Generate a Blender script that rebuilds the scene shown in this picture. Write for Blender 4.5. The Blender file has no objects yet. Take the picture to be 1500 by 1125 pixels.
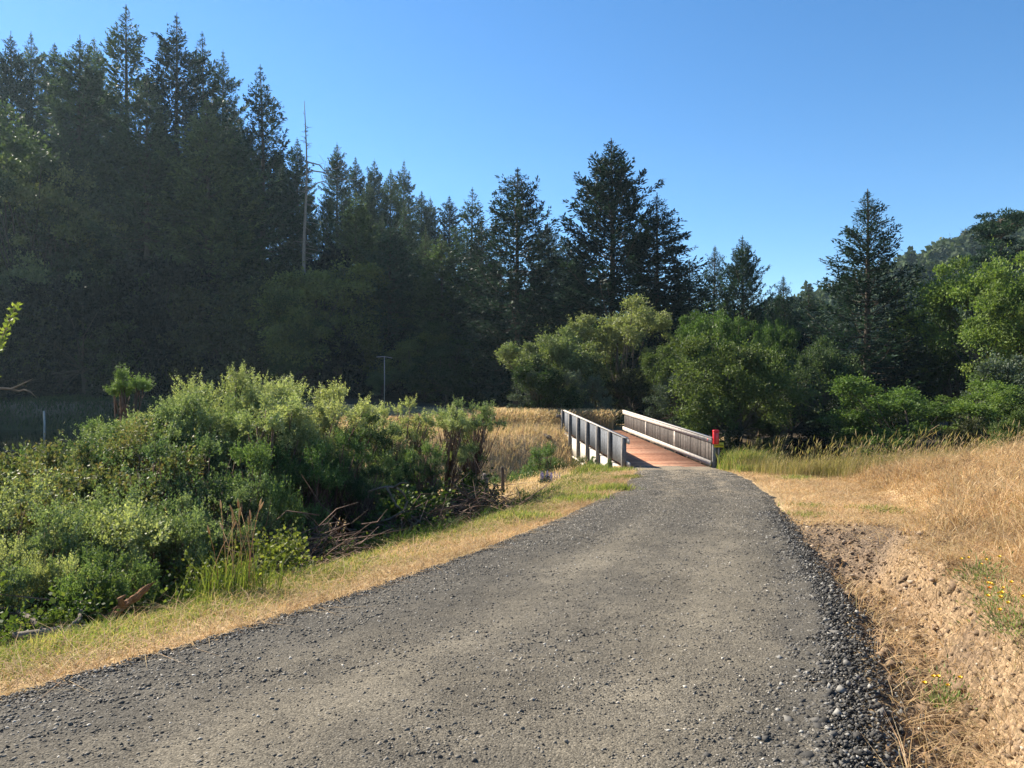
import bpy, math, random
import numpy as np
from mathutils import Vector

R = math.radians
sc = bpy.context.scene
COL = sc.collection

# ------------------------------------------------------------------ camera, sky, sun
EYE = 1.6
F = 1080.0                     # focal length in pixels of a 1500 px wide picture
HORIZON = 565.0
cam_d = bpy.data.cameras.new('camera')
cam_d.sensor_width = 36.0
cam_d.lens = 36.0 * F / 1500.0
cam_d.clip_start = 0.05
cam_d.clip_end = 3000
cam = bpy.data.objects.new('camera', cam_d)
COL.objects.link(cam)
cam.location = (0, 0, EYE)
cam.rotation_euler = (R(90) + math.atan((HORIZON - 562.5) / F), 0, 0)
sc.camera = cam

SUN_AZ, SUN_EL = 52.0, 37.0    # degrees left of the view, degrees up
world = bpy.data.worlds.new('World')
sc.world = world
world.use_nodes = True
wn = world.node_tree.nodes
wl = world.node_tree.links
bg = wn['Background']
sky = wn.new('ShaderNodeTexSky')
sky.sky_type = 'NISHITA'
sky.sun_disc = False
sky.sun_elevation = R(SUN_EL)
sky.sun_rotation = R(-SUN_AZ)
sky.altitude = 1200
sky.air_density = 1.0
sky.dust_density = 0.1
sky.ozone_density = 2.0
hue = wn.new('ShaderNodeHueSaturation')
hue.inputs['Saturation'].default_value = 1.28
wl.new(sky.outputs[0], hue.inputs['Color'])
wl.new(hue.outputs[0], bg.inputs[0])
bg.inputs[1].default_value = 0.076
sun_d = bpy.data.lights.new('sun', 'SUN')
sun_d.energy = 5.0
sun_d.angle = R(0.53)
sun_d.color = (1.0, 0.91, 0.78)
sun = bpy.data.objects.new('sun', sun_d)
COL.objects.link(sun)
a, e = R(SUN_AZ), R(SUN_EL)
to_sun = Vector((-math.sin(a) * math.cos(e), math.cos(a) * math.cos(e), math.sin(e)))
sun.rotation_euler = to_sun.to_track_quat('Z', 'Y').to_euler()
sun.location = (-40, 30, 60)
sc.view_settings.view_transform = 'Standard'
sc.view_settings.look = 'None'
sc.view_settings.exposure = 1.4
sc.view_settings.gamma = 1
sc.cycles.max_bounces = 6
sc.cycles.diffuse_bounces = 3
sc.cycles.transmission_bounces = 3
sc.cycles.glossy_bounces = 2

# ------------------------------------------------------------------ helpers
def rg(seed):
    return np.random.default_rng(seed)

def norm(v):
    return v / np.maximum(np.linalg.norm(v, axis=-1, keepdims=True), 1e-9)

def sstep(a, b, x):
    t = np.clip((np.asarray(x, float) - a) / (b - a), 0, 1)
    return t * t * (3 - 2 * t)

def hash2(i, j, s):
    n = (i.astype(np.int64) * 374761393 + j.astype(np.int64) * 668265263 + s * 1442695041) & 0x7fffffff
    n = ((n ^ (n >> 13)) * 1274126177) & 0x7fffffff
    n = ((n ^ (n >> 15)) * 73856093) & 0x7fffffff
    return ((n ^ (n >> 11)) & 0xffff) / 65535.0

def vnoise(x, y, s=0):
    x = np.asarray(x, float); y = np.asarray(y, float)
    i = np.floor(x); j = np.floor(y)
    fx = x - i; fy = y - j
    fx = fx * fx * (3 - 2 * fx); fy = fy * fy * (3 - 2 * fy)
    return (hash2(i, j, s) * (1 - fx) + hash2(i + 1, j, s) * fx) * (1 - fy) + \
           (hash2(i, j + 1, s) * (1 - fx) + hash2(i + 1, j + 1, s) * fx) * fy

def fbm(x, y, s=0, o=4):
    r = 0; a = 0.5; t = 0
    for k in range(o):
        r = r + a * vnoise(x * 2 ** k + 17.3 * k, y * 2 ** k - 9.1 * k, s + k); t += a; a *= 0.5
    return r / t

def make_mesh(name, V, quads=None, tris=None, mats=(), colors=None, smooth=False):
    me = bpy.data.meshes.new(name)
    V = np.asarray(V, np.float32)
    q = np.zeros((0, 4), np.int32) if quads is None else np.asarray(quads, np.int32).reshape(-1, 4)
    t = np.zeros((0, 3), np.int32) if tris is None else np.asarray(tris, np.int32).reshape(-1, 3)
    me.vertices.add(len(V)); me.vertices.foreach_set('co', V.ravel())
    nl = q.size + t.size
    me.loops.add(nl)
    me.loops.foreach_set('vertex_index', np.concatenate([q.ravel(), t.ravel()]))
    me.polygons.add(len(q) + len(t))
    ls = np.concatenate([np.arange(len(q)) * 4, q.size + np.arange(len(t)) * 3]).astype(np.int32)
    me.polygons.foreach_set('loop_start', ls)
    if smooth:
        me.polygons.foreach_set('use_smooth', np.ones(len(ls), bool))
    for m in mats:
        me.materials.append(m)
    if colors is not None:
        ca = me.color_attributes.new('tint', 'FLOAT_COLOR', 'POINT')
        c = np.ones((len(V), 4), np.float32); c[:, :3] = colors
        ca.data.foreach_set('color', c.ravel())
    me.update(calc_edges=True)
    me.validate()
    return me

def link(name, me, parent=None, label=None, cat=None, group=None, kind=None, loc=None, rot=None, scale=None):
    o = bpy.data.objects.new(name, me)
    COL.objects.link(o)
    if parent is not None:
        o.parent = parent
    if label: o['label'] = label
    if cat: o['category'] = cat
    if group: o['group'] = group
    if kind: o['kind'] = kind
    if loc is not None: o.location = loc
    if rot is not None: o.rotation_euler = rot
    if scale is not None: o.scale = scale
    return o

class Geo:
    """collects vertices and faces of one mesh"""
    def __init__(s): s.V = []; s.Q = []; s.T = []; s.n = 0
    def add(s, V, Q=None, T=None):
        V = np.asarray(V, float).reshape(-1, 3)
        if Q is not None and len(Q): s.Q.append(np.asarray(Q, np.int64).reshape(-1, 4) + s.n)
        if T is not None and len(T): s.T.append(np.asarray(T, np.int64).reshape(-1, 3) + s.n)
        s.V.append(V); s.n += len(V)
    def mesh(s, name, mats, smooth=False):
        V = np.concatenate(s.V) if s.V else np.zeros((0, 3))
        return make_mesh(name, V, np.concatenate(s.Q) if s.Q else None, np.concatenate(s.T) if s.T else None, mats, smooth=smooth)
    def tube(s, P, rad, sides=5):
        P = np.asarray(P, float); K = len(P)
        rad = np.broadcast_to(np.asarray(rad, float), (K,))
        d = norm(np.gradient(P, axis=0))
        ref = np.where(np.abs(d[:, 2:3]) > 0.9, np.array([[1., 0, 0]]), np.array([[0, 0, 1.]]))
        if abs(d[:, 2]).mean() > .6: ref = np.broadcast_to(np.array([[1., 0.2, 0]]), (K, 3))
        else: ref = np.broadcast_to(np.array([[0., 0.1, 1]]), (K, 3))
        u = norm(np.cross(d, ref)); v = np.cross(d, u)
        th = np.arange(sides) / sides * 2 * np.pi
        V = P[:, None] + rad[:, None, None] * (np.cos(th)[None, :, None] * u[:, None] + np.sin(th)[None, :, None] * v[:, None])
        i = np.arange(K - 1)[:, None] * sides; j = np.arange(sides)[None]
        j2 = (j + 1) % sides
        Q = np.stack([i + j, i + j2, i + sides + j2, i + sides + j], -1).reshape(-1, 4)
        T = [(0, k + 1, k) for k in range(1, sides - 1)] + [((K - 1) * sides, (K - 1) * sides + k, (K - 1) * sides + k + 1) for k in range(1, sides - 1)]
        s.add(V, Q, T)
    def box(s, c0, c1, f=None):
        (x0, y0, z0), (x1, y1, z1) = c0, c1
        V = np.array([(x, y, z) for z in (z0, z1) for y in (y0, y1) for x in (x0, x1)], float)
        if f is not None: V = f(V)
        s.add(V, [(0, 2, 3, 1), (4, 5, 7, 6), (0, 1, 5, 4), (2, 6, 7, 3), (0, 4, 6, 2), (1, 3, 7, 5)])
    def leaves(s, C, D, N, L, W, mid=0.45):
        C = np.asarray(C, float); D = norm(D); S = norm(np.cross(D, N))
        n = len(C)
        L = np.broadcast_to(L, (n,))[:, None]; W = np.broadcast_to(W, (n,))[:, None]
        m = C + D * L * mid
        V = np.stack([C, m + S * W / 2, C + D * L, m - S * W / 2], 1)
        s.add(V, np.arange(4 * n).reshape(n, 4))

# ------------------------------------------------------------------ materials
def new_mat(name):
    m = bpy.data.materials.new(name); m.use_nodes = True
    nt = m.node_tree; nt.nodes.clear()
    return m, nt, nt.nodes, nt.links

def ramp(N, cols, pos=None):
    r = N.new('ShaderNodeValToRGB')
    pos = pos or [i / (len(cols) - 1) for i in range(len(cols))]
    while len(r.color_ramp.elements) < len(cols): r.color_ramp.elements.new(.5)
    for el, p, c in zip(r.color_ramp.elements, pos, cols):
        el.position = p; el.color = (*c, 1)
    return r

def mul_noise(N, Lk, col_out, scale, lo, hi, detail=3, vec=None, rand=False):
    n = N.new('ShaderNodeTexNoise'); n.inputs['Scale'].default_value = scale; n.inputs['Detail'].default_value = detail
    if vec is not None: Lk.new(vec, n.inputs['Vector'])
    mr = N.new('ShaderNodeMapRange'); mr.inputs[1].default_value = .3; mr.inputs[2].default_value = .7
    mr.inputs[3].default_value = lo; mr.inputs[4].default_value = hi
    Lk.new(n.outputs[0], mr.inputs[0])
    mx = N.new('ShaderNodeMix'); mx.data_type = 'RGBA'; mx.blend_type = 'MULTIPLY'; mx.inputs[0].default_value = 1
    Lk.new(col_out, mx.inputs[6]); Lk.new(mr.outputs[0], mx.inputs[7])
    return mx.outputs[2]

def leaf_mat(name, cols, trans=.35, rough=.6, spec=.2, noise=(.6, .65, 1.25), objvar=.12, tcol=None):
    m, nt, N, Lk = new_mat(name)
    g = N.new('ShaderNodeNewGeometry')
    r = ramp(N, cols); Lk.new(g.outputs['Random Per Island'], r.inputs[0])
    tc = N.new('ShaderNodeTexCoord')
    c = mul_noise(N, Lk, r.outputs[0], noise[0], noise[1], noise[2], 2, tc.outputs['Object'])
    oi = N.new('ShaderNodeObjectInfo')
    hs = N.new('ShaderNodeHueSaturation')
    mr = N.new('ShaderNodeMapRange'); mr.inputs[3].default_value = .5 - .12 * objvar; mr.inputs[4].default_value = .5 + .12 * objvar
    Lk.new(oi.outputs['Random'], mr.inputs[0]); Lk.new(mr.outputs[0], hs.inputs['Hue'])
    mv = N.new('ShaderNodeMapRange'); mv.inputs[3].default_value = 1 + 1.5 * objvar; mv.inputs[4].default_value = 1 - 1.5 * objvar
    Lk.new(oi.outputs['Random'], mv.inputs[0]); Lk.new(mv.outputs[0], hs.inputs['Value'])
    Lk.new(c, hs.inputs['Color'])
    p = N.new('ShaderNodeBsdfPrincipled'); p.inputs['Roughness'].default_value = max(rough, .58)
    p.inputs['Specular IOR Level'].default_value = spec * .4
    Lk.new(hs.outputs[0], p.inputs['Base Color'])
    t = N.new('ShaderNodeBsdfTranslucent')
    tm = N.new('ShaderNodeMix'); tm.data_type = 'RGBA'; tm.blend_type = 'MULTIPLY'; tm.inputs[0].default_value = 1
    tm.inputs[7].default_value = (*(tcol or (1.15, 1.25, .6)), 1)
    Lk.new(hs.outputs[0], tm.inputs[6]); Lk.new(tm.outputs[2], t.inputs[0])
    ms = N.new('ShaderNodeMixShader'); ms.inputs[0].default_value = trans
    Lk.new(p.outputs[0], ms.inputs[1]); Lk.new(t.outputs[0], ms.inputs[2])
    o = N.new('ShaderNodeOutputMaterial'); Lk.new(ms.outputs[0], o.inputs[0])
    return m

def wood_mat(name, cols, scale=(2, 2, 14), rough=.8, bump=.3, island=.5, spec=.25, nlo=.7, nhi=1.2):
    m, nt, N, Lk = new_mat(name)
    g = N.new('ShaderNodeNewGeometry')
    r = ramp(N, cols)
    tc = N.new('ShaderNodeTexCoord')
    mp = N.new('ShaderNodeMapping'); mp.inputs['Scale'].default_value = scale
    Lk.new(tc.outputs['Object'], mp.inputs[0])
    n = N.new('ShaderNodeTexNoise'); n.inputs['Scale'].default_value = 1.0; n.inputs['Detail'].default_value = 6; n.inputs['Roughness'].default_value = .65
    Lk.new(mp.outputs[0], n.inputs['Vector'])
    mx = N.new('ShaderNodeMix'); mx.inputs[0].default_value = island
    Lk.new(n.outputs[0], mx.inputs[2]); Lk.new(g.outputs['Random Per Island'], mx.inputs[3])
    Lk.new(mx.outputs[0], r.inputs[0])
    c = mul_noise(N, Lk, r.outputs[0], 9, nlo, nhi, 4, tc.outputs['Object'])
    p = N.new('ShaderNodeBsdfPrincipled'); p.inputs['Roughness'].default_value = rough
    p.inputs['Specular IOR Level'].default_value = spec
    Lk.new(c, p.inputs['Base Color'])
    b = N.new('ShaderNodeBump'); b.inputs['Strength'].default_value = bump; b.inputs['Distance'].default_value = .02
    Lk.new(n.outputs[0], b.inputs['Height']); Lk.new(b.outputs[0], p.inputs['Normal'])
    o = N.new('ShaderNodeOutputMaterial'); Lk.new(p.outputs[0], o.inputs[0])
    return m

def plain_mat(name, col, rough=.5, spec=.4, lo=.85, hi=1.1, scale=12):
    m, nt, N, Lk = new_mat(name)
    rgb = N.new('ShaderNodeRGB'); rgb.outputs[0].default_value = (*col, 1)
    tc = N.new('ShaderNodeTexCoord')
    c = mul_noise(N, Lk, rgb.outputs[0], scale, lo, hi, 4, tc.outputs['Object'])
    p = N.new('ShaderNodeBsdfPrincipled'); p.inputs['Roughness'].default_value = rough
    p.inputs['Specular IOR Level'].default_value = spec
    Lk.new(c, p.inputs['Base Color'])
    o = N.new('ShaderNodeOutputMaterial'); Lk.new(p.outputs[0], o.inputs[0])
    return m

def ground_mat(name, fine=60, bumpd=.02, speck=True, attr=True, rough=.95):
    m, nt, N, Lk = new_mat(name)
    at = N.new('ShaderNodeAttribute'); at.attribute_name = 'tint'
    tc = N.new('ShaderNodeTexCoord')
    c = mul_noise(N, Lk, at.outputs['Color'], 1.3, .8, 1.2, 6, tc.outputs['Object'])
    c = mul_noise(N, Lk, c, fine, .55, 1.45, 5, tc.outputs['Object'])
    v = N.new('ShaderNodeTexVoronoi'); v.inputs['Scale'].default_value = fine * .7
    Lk.new(tc.outputs['Object'], v.inputs['Vector'])
    if speck:
        bw = N.new('ShaderNodeSeparateColor'); Lk.new(v.outputs['Color'], bw.inputs[0])
        mr = N.new('ShaderNodeMapRange'); mr.inputs[3].default_value = .6; mr.inputs[4].default_value = 1.4
        Lk.new(bw.outputs[0], mr.inputs[0])
        mx = N.new('ShaderNodeMix'); mx.data_type = 'RGBA'; mx.blend_type = 'MULTIPLY'; mx.inputs[0].default_value = 1
        Lk.new(c, mx.inputs[6]); Lk.new(mr.outputs[0], mx.inputs[7]); c = mx.outputs[2]
    p = N.new('ShaderNodeBsdfPrincipled'); p.inputs['Roughness'].default_value = rough
    p.inputs['Specular IOR Level'].default_value = .15
    Lk.new(c, p.inputs['Base Color'])
    n = N.new('ShaderNodeTexNoise'); n.inputs['Scale'].default_value = fine * .5; n.inputs['Detail'].default_value = 6
    Lk.new(tc.outputs['Object'], n.inputs['Vector'])
    ad = N.new('ShaderNodeMath'); ad.operation = 'SUBTRACT'
    Lk.new(n.outputs[0], ad.inputs[0]); Lk.new(v.outputs['Distance'], ad.inputs[1])
    b = N.new('ShaderNodeBump'); b.inputs['Strength'].default_value = .8; b.inputs['Distance'].default_value = bumpd
    Lk.new(ad.outputs[0], b.inputs['Height']); Lk.new(b.outputs[0], p.inputs['Normal'])
    o = N.new('ShaderNodeOutputMaterial'); Lk.new(p.outputs[0], o.inputs[0])
    return m

def island_mat(name, cols, pos=None, rough=.85, spec=.3):
    m, nt, N, Lk = new_mat(name)
    g = N.new('ShaderNodeNewGeometry')
    r = ramp(N, cols, pos); Lk.new(g.outputs['Random Per Island'], r.inputs[0])
    tc = N.new('ShaderNodeTexCoord')
    c = mul_noise(N, Lk, r.outputs[0], 40, .75, 1.25, 3, tc.outputs['Object'])
    p = N.new('ShaderNodeBsdfPrincipled'); p.inputs['Roughness'].default_value = rough
    p.inputs['Specular IOR Level'].default_value = spec
    Lk.new(c, p.inputs['Base Color'])
    o = N.new('ShaderNodeOutputMaterial'); Lk.new(p.outputs[0], o.inputs[0])
    return m

M = {}
M['ground'] = ground_mat('earth', 55, .010)
M['road'] = ground_mat('gravel_surface', 130, .005)
M['stone'] = island_mat('gravel_stone', [(.055, .05, .041), (.095, .086, .069), (.145, .129, .10), (.22, .195, .154), (.45, .42, .36)], [0, .35, .65, .93, 1])
M['darkstone'] = island_mat('dark_gravel_stone', [(.026, .025, .022), (.062, .058, .051), (.12, .112, .098), (.30, .285, .25)], [0, .45, .85, 1])
M['clod'] = island_mat('dirt_clod', [(.13, .088, .053), (.19, .128, .077), (.26, .18, .11), (.46, .38, .28)], [0, .5, .93, 1])
M['bark'] = wood_mat('bark', [(.035, .027, .02), (.085, .067, .05), (.14, .115, .09)], (6, 6, 1.5), .95, .8, .1)
M['greybark'] = wood_mat('grey_bark', [(.10, .09, .075), (.2, .18, .155), (.30, .28, .25)], (6, 6, 1.5), .95, .6, .1)
M['twig'] = wood_mat('twig', [(.06, .038, .028), (.14, .088, .062), (.25, .17, .125)], (5, 5, 5), .9, .2, .7)
M['deadwood'] = wood_mat('dead_wood', [(.07, .055, .042), (.16, .13, .10), (.30, .26, .21)], (14, 14, 14), .95, .6, .1)
M['orangewood'] = wood_mat('rotten_wood', [(.06, .028, .016), (.24, .12, .055), (.42, .28, .16)], (26, 26, 12), .95, .9, .05)
M['fir'] = leaf_mat('fir_needles', [(.017, .033, .018), (.033, .058, .029), (.058, .09, .042)], .25, .5, .3, (.35, .55, 1.4), .4, (1.1, 1.3, .75))
M['firlight'] = leaf_mat('pale_fir_needles', [(.034, .058, .024), (.062, .095, .038), (.10, .14, .058)], .3, .5, .3, (.35, .55, 1.4), .3, (1.1, 1.3, .75))
M['firblue'] = leaf_mat('blue_fir_needles', [(.013, .029, .02), (.025, .05, .031), (.046, .077, .043)], .2, .5, .3, (.35, .55, 1.4), .3, (1.1, 1.3, .8))
M['darkleaf'] = leaf_mat('dark_oak_leaves', [(.014, .02, .009), (.026, .037, .015), (.046, .058, .024)], .25, .45, .4, (.5, .6, 1.3), .6)
M['oak'] = leaf_mat('oak_leaves', [(.055, .08, .024), (.09, .125, .036), (.135, .17, .052)], .32, .45, .4, (.5, .7, 1.25), .35)
M['willow'] = leaf_mat('willow_leaves', [(.085, .12, .048), (.13, .165, .065), (.19, .22, .10)], .32, .5, .4, (.5, .7, 1.25), .3)
M['brightleaf'] = leaf_mat('bright_oak_leaves', [(.08, .125, .028), (.13, .19, .044), (.20, .255, .07)], .35, .45, .4, (.5, .7, 1.25), .25)
M['greyleaf'] = leaf_mat('grey_green_leaves', [(.06, .085, .055), (.10, .13, .085), (.15, .18, .125)], .25, .4, .5, (.5, .7, 1.25), .2)
M['brush'] = leaf_mat('coyote_brush_leaves', [(.105, .15, .062), (.175, .225, .10), (.27, .31, .165)], .34, .42, .45, (1.2, .75, 1.2), .5)
M['brush_yellow'] = leaf_mat('yellow_green_leaves', [(.11, .14, .05), (.19, .21, .08), (.29, .29, .13), (.29, .19, .09)], .3, .45, .4, (1.2, .75, 1.2), .35)
M['brush_green'] = leaf_mat('bright_shrub_leaves', [(.09, .145, .046), (.145, .21, .07), (.22, .285, .115)], .34, .4, .45, (1.2, .75, 1.2), .2)
M['bramble'] = leaf_mat('bramble_leaves', [(.05, .08, .02), (.09, .13, .03), (.18, .21, .055)], .4, .4, .5, (2, .7, 1.2), .3)
M['straw'] = leaf_mat('dry_grass', [(.38, .24, .12), (.54, .37, .19), (.64, .50, .30), (.50, .31, .175), (.40, .34, .16)], .36, .7, .15, (.9, .7, 1.2), 0, (1.05, 1, .8))
M['greengrass'] = leaf_mat('green_grass', [(.10, .15, .03), (.17, .225, .055), (.30, .29, .11), (.46, .36, .17)], .38, .55, .25, (.6, .7, 1.2), 0)
M['mixgrass'] = leaf_mat('mixed_grass', [(.22, .23, .095), (.46, .36, .19), (.60, .46, .28), (.64, .50, .32), (.46, .31, .20)], .38, .6, .2, (.5, .65, 1.2), 0, (1.05, 1, .75))
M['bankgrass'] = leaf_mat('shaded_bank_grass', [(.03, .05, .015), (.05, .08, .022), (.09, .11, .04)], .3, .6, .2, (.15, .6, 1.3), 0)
M['reed'] = leaf_mat('seed_grass', [(.13, .15, .05), (.28, .245, .105), (.44, .35, .19), (.36, .24, .135)], .38, .6, .2, (.4, .7, 1.2), 0)
M['greywood'] = wood_mat('weathered_board', [(.075, .062, .054), (.14, .118, .10), (.215, .185, .16)], (12, 12, 1.5), .85, .4, .55)
M['bluewood'] = wood_mat('weathered_blue_grey_board', [(.085, .092, .105), (.14, .148, .162), (.21, .215, .225)], (12, 12, 1.5), .85, .4, .55)
M['postwood'] = wood_mat('weathered_post', [(.11, .098, .088), (.19, .172, .155), (.27, .245, .22)], (12, 12, 1.5), .85, .4, .3)
M['palewood'] = wood_mat('pale_rail_timber', [(.36, .31, .26), (.53, .47, .40), (.65, .59, .51)], (6, 2, 12), .8, .3, .15)
M['cream'] = wood_mat('cream_beam_timber', [(.46, .40, .31), (.58, .52, .42), (.68, .63, .54)], (1.5, 6, 6), .8, .2, .1)
M['deck'] = wood_mat('red_brown_deck', [(.32, .135, .07), (.48, .23, .13), (.60, .34, .215)], (2, 14, 14), .75, .35, .6)
M['paledeck'] = wood_mat('bleached_deck_edge', [(.38, .27, .19), (.5, .37, .27)], (2, 14, 14), .8, .3, .3)
M['red'] = plain_mat('red_plastic', (.62, .012, .02), .35, .5)
M['paleRed'] = plain_mat('faded_red_plastic', (.75, .10, .09), .4, .5)
M['yellow'] = plain_mat('yellow_sign_face', (.58, .5, .02), .5, .4, .92, 1.05)
M['black'] = plain_mat('black_paint', (.03, .03, .02), .6, .3)
M['darkbox'] = plain_mat('dark_stump', (.05, .032, .022), .9, .2, .6, 1.4)
M['palepost'] = plain_mat('pale_post', (.42, .40, .36), .8, .3)
M['table'] = wood_mat('tan_plank', [(.24, .14, .085), (.38, .24, .15), (.46, .31, .20)], (2, 14, 14), .8, .3, .5)
M['petal'] = plain_mat('yellow_petal', (.82, .5, .01), .5, .3)
M['petal_orange'] = plain_mat('orange_petal', (.85, .25, .01), .5, .3)
M['lupine'] = leaf_mat('purple_flower', [(.12, .10, .32), (.2, .17, .45), (.30, .27, .5)], .3)
M['farwood'] = leaf_mat('far_woods', [(.035, .05, .024), (.055, .08, .034), (.085, .105, .05)], .2, .6, .2, (.045, .55, 1.5), 0)

def water_mat():
    m, nt, N, Lk = new_mat('pond_water')
    p = N.new('ShaderNodeBsdfPrincipled'); p.inputs['Base Color'].default_value = (.014, .014, .005, 1)
    p.inputs['Roughness'].default_value = .04; p.inputs['Specular IOR Level'].default_value = .4
    n = N.new('ShaderNodeTexNoise'); n.inputs['Scale'].default_value = 1.6; n.inputs['Detail'].default_value = 4
    tc = N.new('ShaderNodeTexCoord'); Lk.new(tc.outputs['Object'], n.inputs['Vector'])
    b = N.new('ShaderNodeBump'); b.inputs['Strength'].default_value = .02; b.inputs['Distance'].default_value = .01
    Lk.new(n.outputs[0], b.inputs['Height']); Lk.new(b.outputs[0], p.inputs['Normal'])
    o = N.new('ShaderNodeOutputMaterial'); Lk.new(p.outputs[0], o.inputs[0])
    return m
M['water'] = water_mat()

# ------------------------------------------------------------------ the lie of the land
def interp(x, pts):
    return np.interp(x, [p[0] for p in pts], [p[1] for p in pts])
LEFT_EDGE = [(-12, -12.6), (-6, -8.4), (0, -5.0), (3.4, -3.35), (4.2, -2.93), (4.75, -2.62), (5.47, -2.18), (6.45, -1.66), (7.3, -1.22), (9.1, -.42), (11.2, .42), (12.7, .98), (15.2, 1.82), (16.6, 2.32), (21, 3.4), (25, 4.25), (30, 4.3)]
RIGHT_EDGE = [(-12, -6), (-6, -2.6), (0, .2), (2, 1.08), (3.43, 1.68), (4.56, 2.17), (6.19, 2.78), (8.27, 3.37), (10.9, 4.08), (13, 4.7), (15.2, 5.4), (20.6, 6.6), (25.8, 7.25), (30, 7.25)]
def xl(y): return interp(y, LEFT_EDGE)
def xr(y): return interp(y, RIGHT_EDGE)
GULLY = np.array([(-30, 40), (-18, 34), (-6, 32.5), (5, 33), (9, 31.5), (12.5, 28), (17, 26), (25, 25), (36, 27), (60, 38)], float)
def dist_poly(x, y, P):
    d = np.full(np.shape(x), 1e9)
    for (ax, ay), (bx, by) in zip(P[:-1], P[1:]):
        vx, vy = bx - ax, by - ay
        t = np.clip(((x - ax) * vx + (y - ay) * vy) / (vx * vx + vy * vy), 0, 1)
        d = np.minimum(d, np.hypot(x - ax - t * vx, y - ay - t * vy))
    return d
POND_Z = -3.0

def land(x, y, detail=True):
    """height of the ground"""
    x = np.asarray(x, float); y = np.asarray(y, float)
    dl = xl(y) - x; dr = x - xr(y)
    zr = -.052 * np.minimum(y, 27)
    # left of the road: narrow verge, then falling to the creek flat
    zl = zr - .05 * np.clip(dl, 0, 1.5) - .34 * np.clip(dl - 1.4, 0, 99)
    zl = np.maximum(zl, -2.15 - .02 * np.clip(dl, 0, 40))
    near_bridge = sstep(15, 24, y)
    zl = zl * (1 - near_bridge) + near_bridge * np.maximum(zr - .06 * dl.clip(0, 2) - .2 * np.clip(dl - 1.6, 0, 99), -2.3)
    # right: ditch and bank
    fy = 1 - sstep(15, 25, y)
    off = .62 + 1.75 * sstep(8, 12.5, y)
    bank = (sstep(off, off + .36 + .5 * sstep(8, 12, y), dr) * .34 + np.clip(dr - off - .3, 0, 99) * .17) * fy
    bank = np.minimum(bank, 1.9 + .02 * dr)
    ditch = -.15 * np.exp(-((dr - .5) / .26) ** 2) * (1 - sstep(8, 11, y))
    berm = .05 * np.exp(-((dr + .02) / .16) ** 2) * (1 - sstep(10, 14, y))
    zright = zr + bank + ditch + berm
    z = np.where(dl > 0, zl, np.where(dr > -.4, zright, zr))
    z = z - .05 * (sstep(.12, .35, -dl) * sstep(.12, .35, -dr)) * (1 - sstep(26, 28, y))
    # far bank: meadow, pond, hills
    t = x / np.maximum(y, 1)
    zf = -.9 + .035 * np.clip(y - 58, 0, 40) * sstep(.0, -.22, t) + .25 * (fbm(x * .08, y * .08, 5) - .5)
    zf = zf - 1.95 * sstep(-.33, -.42, t) * sstep(70, 62, y)
    z = z * (1 - sstep(31, 36, y)) + zf * sstep(31, 36, y)
    rightflat = -1.6 + .03 * np.clip(x - 20, 0, 100)
    z = np.where((y > 24) & (x > 6), z * (1 - sstep(10, 16, x) * sstep(24, 30, y)) + rightflat * sstep(10, 16, x) * sstep(24, 30, y), z)
    dg = dist_poly(x, y, GULLY)
    z = z - (2.3 + .5 * sstep(8, 20, x)) * (1 - sstep(1.2, 5.2, dg)) * sstep(-25, -14, x)
    # pond
    pe = np.hypot((x + 52) / 29, (y - 57) / 21.5)
    z = z + (-4.6 - z) * (1 - sstep(.75, 1.12, pe))
    # left hill
    sl = interp(t, [(-9, .85), (-.5, .85), (-.35, .75), (-.22, .42), (-.12, .24), (-.03, .12), (.05, .03), (.2, 0)])
    hh = np.clip(y - 92, 0, 400) * sl
    hh = np.where(hh > 14, 14 + (hh - 14) * .45, hh); hh = np.minimum(hh, 27)
    z = z + hh * (y > 0)
    # far ridge on the right
    rid = interp(t, [(-.4, 18), (0, 8), (.2, 10), (.35, 18), (.43, 28), (.537, 41), (.6, 50), (.69, 58), (1.0, 85), (2, 100)])
    z = z + (rid + 2) * sstep(150, 350, np.hypot(x * .5, y)) * (y > 0) * (t > -.6)
    if detail:
        n1 = fbm(x * 1.1, y * 1.1, 3) - .5
        n2 = fbm(x * 6, y * 6, 9, 4) - .5
        n3 = fbm(x * 16, y * 16, 21, 3) - .5
        inroad = sstep(.15, -.1, dl) * sstep(.15, -.1, dr) * (y < 27)
        offroad = 1 - inroad
        z = z + offroad * (.14 * n1 * sstep(.4, 2.0, np.maximum(dl, dr)) + .035 * n2)
        dirt = np.exp(-((dr - .75) / .55) ** 2) * (1 - sstep(9, 13, y)) * offroad * (dr > 0)
        z = z + dirt * (.20 * n2 + .09 * n3 + .06 * (np.abs(fbm(x * 9, y * 9, 33, 2) - .5) - .1))
        # wheel tread pressed into the ditch soil
        tr = np.exp(-((dr - (1.0 + .06 * y)) / .28) ** 2) * sstep(6, 7.5, y) * (1 - sstep(11.5, 13.5, y))
        z = z + tr * (.030 * np.sin((y * 1.0 + x * .9) * 2 * np.pi / .16) - .04)
    return z

def H(x, y): return float(land(np.array([x]), np.array([y]), False)[0])

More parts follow.
